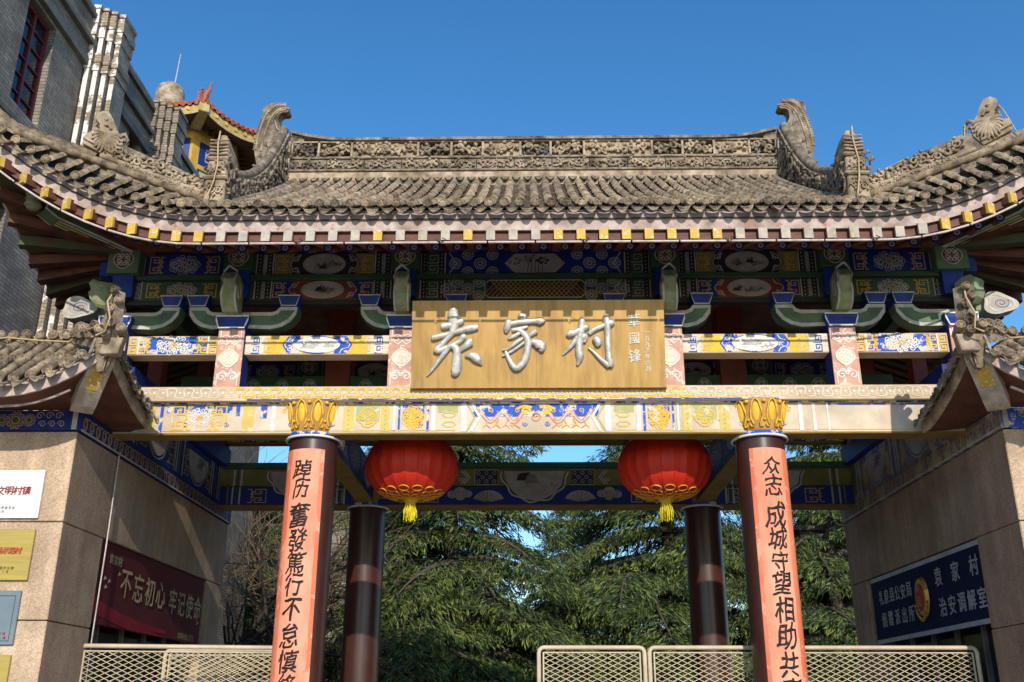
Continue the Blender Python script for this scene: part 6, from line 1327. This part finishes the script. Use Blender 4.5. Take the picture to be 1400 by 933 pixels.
back_house('village_house', 'pale low house with narrow windows glimpsed under the cedars', -5.6, 3.8, 58.0, 5.0, m_bricks, 0)

# ================================================ trees
def cedar_meshes(seed, H, Rm):
    """deodar: tiers of long limbs, arching out then drooping, hung with flat sprays of needles"""
    r = np.random.default_rng(seed); wood = MB()
    wood.tube([(0, 0, 0), (.05, .02, H*.3), (-.04, 0, H*.6), (0, 0, H)], [.30, .22, .12, .02], m_bark, 9)
    C = []; D = []; Ln = []; Mi = []
    nb = int(H*11)
    for b in range(nb):
        zz = .9+(H-1.2)*(b/nb)**.95; z = round(zz/.62)*.62+r.uniform(-.07, .07)+.2; az = b*2.399+r.uniform(-.4, .4); L = Rm*max(.02, 1-(z/H))**.75*r.uniform(.72, 1.12)+.35; rise = r.uniform(.05, .30)*(1 if z < H*.75 else 2)
        d = np.array([math.cos(az), math.sin(az), 0]); s = np.array([-d[1], d[0], 0]); K = max(6, int(L*4.2)); path = []
        for k in range(K+1):
            t = k/K; path.append(np.array([0, 0, z])+d*L*t+np.array([0, 0, L*(rise*t-.50*t*t)])+s*.10*L*math.sin(t*3+b))
        wood.tube([tuple(p) for p in path[:-1]], [.055*(1-.85*i/K)*(1+L*.15) for i in range(K)], m_bark, 4, False)
        bright = r.random()
        for k in range(1, K+1):
            t = k/K; p = path[k]; wd = (.62*L)*(1-t)**.6*t**.35+.18
            for sd in (-1, 1):
                tl = wd*r.uniform(.65, 1.15); dr = (s*sd*(.85)+d*.55); dr /= np.linalg.norm(dr); m = max(3, int(tl/.085))
                for q in range(m):
                    u = (q+r.random())/m; c = p+dr*tl*u+np.array([0, 0, -.30*tl*u*u-.02+r.normal(0, .03)])
                    for h in range(9):
                        ang = r.uniform(-1, 1); dd = dr*math.cos(ang)+np.cross(dr, [0, 0, 1])*math.sin(ang); hang = r.uniform(.1, 2.0)*(.5+u); dd = dd+np.array([0, 0, -hang*.75]); dd /= np.linalg.norm(dd)
                        C.append(c+r.normal(0, .045, 3)+np.array([0, 0, -abs(r.normal(0, .05))])); D.append(dd); Ln.append(r.uniform(.09, .20)); Mi.append(0 if r.random() < .30+.5*bright*u else (1 if r.random() < .62 else 2))  # highlight-coloured needles grow likelier towards the spray tips
    C = np.array(C); D = np.array(D); Ln = np.array(Ln)[:, None]; Mi = np.array(Mi); n = len(C)
    side = np.cross(D, r.normal(0, 1, (n, 3))); side /= np.linalg.norm(side, axis=1)[:, None]; w = Ln*r.uniform(.055, .11, (n, 1))
    v = np.stack([C, C+D*Ln*.5+side*w, C+D*Ln, C+D*Ln*.5-side*w], 1).reshape(-1, 3)
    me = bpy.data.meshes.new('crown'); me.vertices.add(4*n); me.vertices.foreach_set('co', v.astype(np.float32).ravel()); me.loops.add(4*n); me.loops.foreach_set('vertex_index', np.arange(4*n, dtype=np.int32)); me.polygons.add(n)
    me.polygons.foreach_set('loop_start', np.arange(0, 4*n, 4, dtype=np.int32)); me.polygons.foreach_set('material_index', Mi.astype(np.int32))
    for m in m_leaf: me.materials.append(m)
    me.update(calc_edges=True); me.validate()
    print('leaves', n); return wood.mesh('trunk'), me
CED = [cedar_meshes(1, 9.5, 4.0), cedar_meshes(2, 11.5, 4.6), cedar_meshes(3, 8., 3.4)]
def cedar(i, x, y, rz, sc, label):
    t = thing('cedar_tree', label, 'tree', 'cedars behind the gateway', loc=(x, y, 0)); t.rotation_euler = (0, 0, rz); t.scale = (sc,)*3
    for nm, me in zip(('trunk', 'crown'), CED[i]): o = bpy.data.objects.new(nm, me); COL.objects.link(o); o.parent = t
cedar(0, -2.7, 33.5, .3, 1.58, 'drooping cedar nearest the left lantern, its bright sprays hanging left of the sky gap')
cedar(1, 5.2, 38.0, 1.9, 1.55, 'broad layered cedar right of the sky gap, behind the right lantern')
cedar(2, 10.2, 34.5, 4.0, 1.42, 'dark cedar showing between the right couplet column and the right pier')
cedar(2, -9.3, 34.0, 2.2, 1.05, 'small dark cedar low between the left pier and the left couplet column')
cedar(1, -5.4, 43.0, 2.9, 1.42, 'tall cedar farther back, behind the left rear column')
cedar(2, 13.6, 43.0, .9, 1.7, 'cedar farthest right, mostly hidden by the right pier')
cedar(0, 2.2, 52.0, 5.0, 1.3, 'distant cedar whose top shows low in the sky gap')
def bare(seed, x, y, H, label):
    r = random.Random(seed); t = thing('bare_tree', label, 'tree', 'bare trees behind the left column', loc=(x, y, 0)); tr = MB(); tw = MB()
    def grow(p, d, L, rad, lv):
        n = 5; path = [p]; q = p.copy(); dd = d.copy()
        for i in range(n): dd = (dd+V3((r.gauss(0, .16), r.gauss(0, .16), r.gauss(.03, .10)))).normalized(); q = q+dd*(L/n); path.append(q.copy())
        (tr if lv < 3 else tw).tube(path, [rad*(1-.55*i/n) for i in range(n+1)], m_barkd if lv < 3 else m_twig, 7 if lv < 2 else 4, lv < 1)
        if lv >= 4: return
        for i in range(4 if lv < 4 else 3):
            b = path[r.randint(2, n)]; nd = (dd+V3((r.gauss(0, .7), r.gauss(0, .7), r.gauss(.12, .5)))).normalized(); grow(b, nd, L*r.uniform(.5, .8), rad*.5, lv+1)
    grow(V3((x, y, 0)), V3((.05, 0, 1)), H*.42, .16, 0); grow(V3((x+.1, y, .3)), V3((.45, -.1, 1)).normalized(), H*.4, .13, 0)
    part('trunk', tr, t); part('twigs', tw, t, kind='stuff')
bare(4, -8.6, 28.0, 9.8, 'bare dark-limbed tree between the left pier and the left couplet column'); bare(9, -6.9, 29.5, 9.0, 'leafless tree tangled with dry twigs just right of the left couplet column')
mb = MB(); x, y = -3.9, 23.5; mb.tube([(x, y, 0), (x+.05, y, 2), (x-.05, y, 4), (x+.1, y, 6.2)], [.30, .26, .22, .12], m_bark, 12); t = thing('pruned_trunk', 'thick mottled tree trunk close behind the left rear column', 'tree trunk', loc=(x, y, 0)); part('trunk', mb, t)
mb = MB(); rr = random.Random(3)
for k in range(26): a = V3((x+rr.uniform(-.2, .2), y-.2, rr.uniform(2.5, 6.2))); mb.tube([a, a+V3((rr.uniform(-.8, .8), rr.uniform(-.5, .2), rr.uniform(-.2, .7))), a+V3((rr.uniform(-1.4, 1.4), rr.uniform(-.6, .2), rr.uniform(-.3, .9)))], [.018, .011, .005], m_twig, 4, False)
part('twigs', mb, t, kind='stuff')
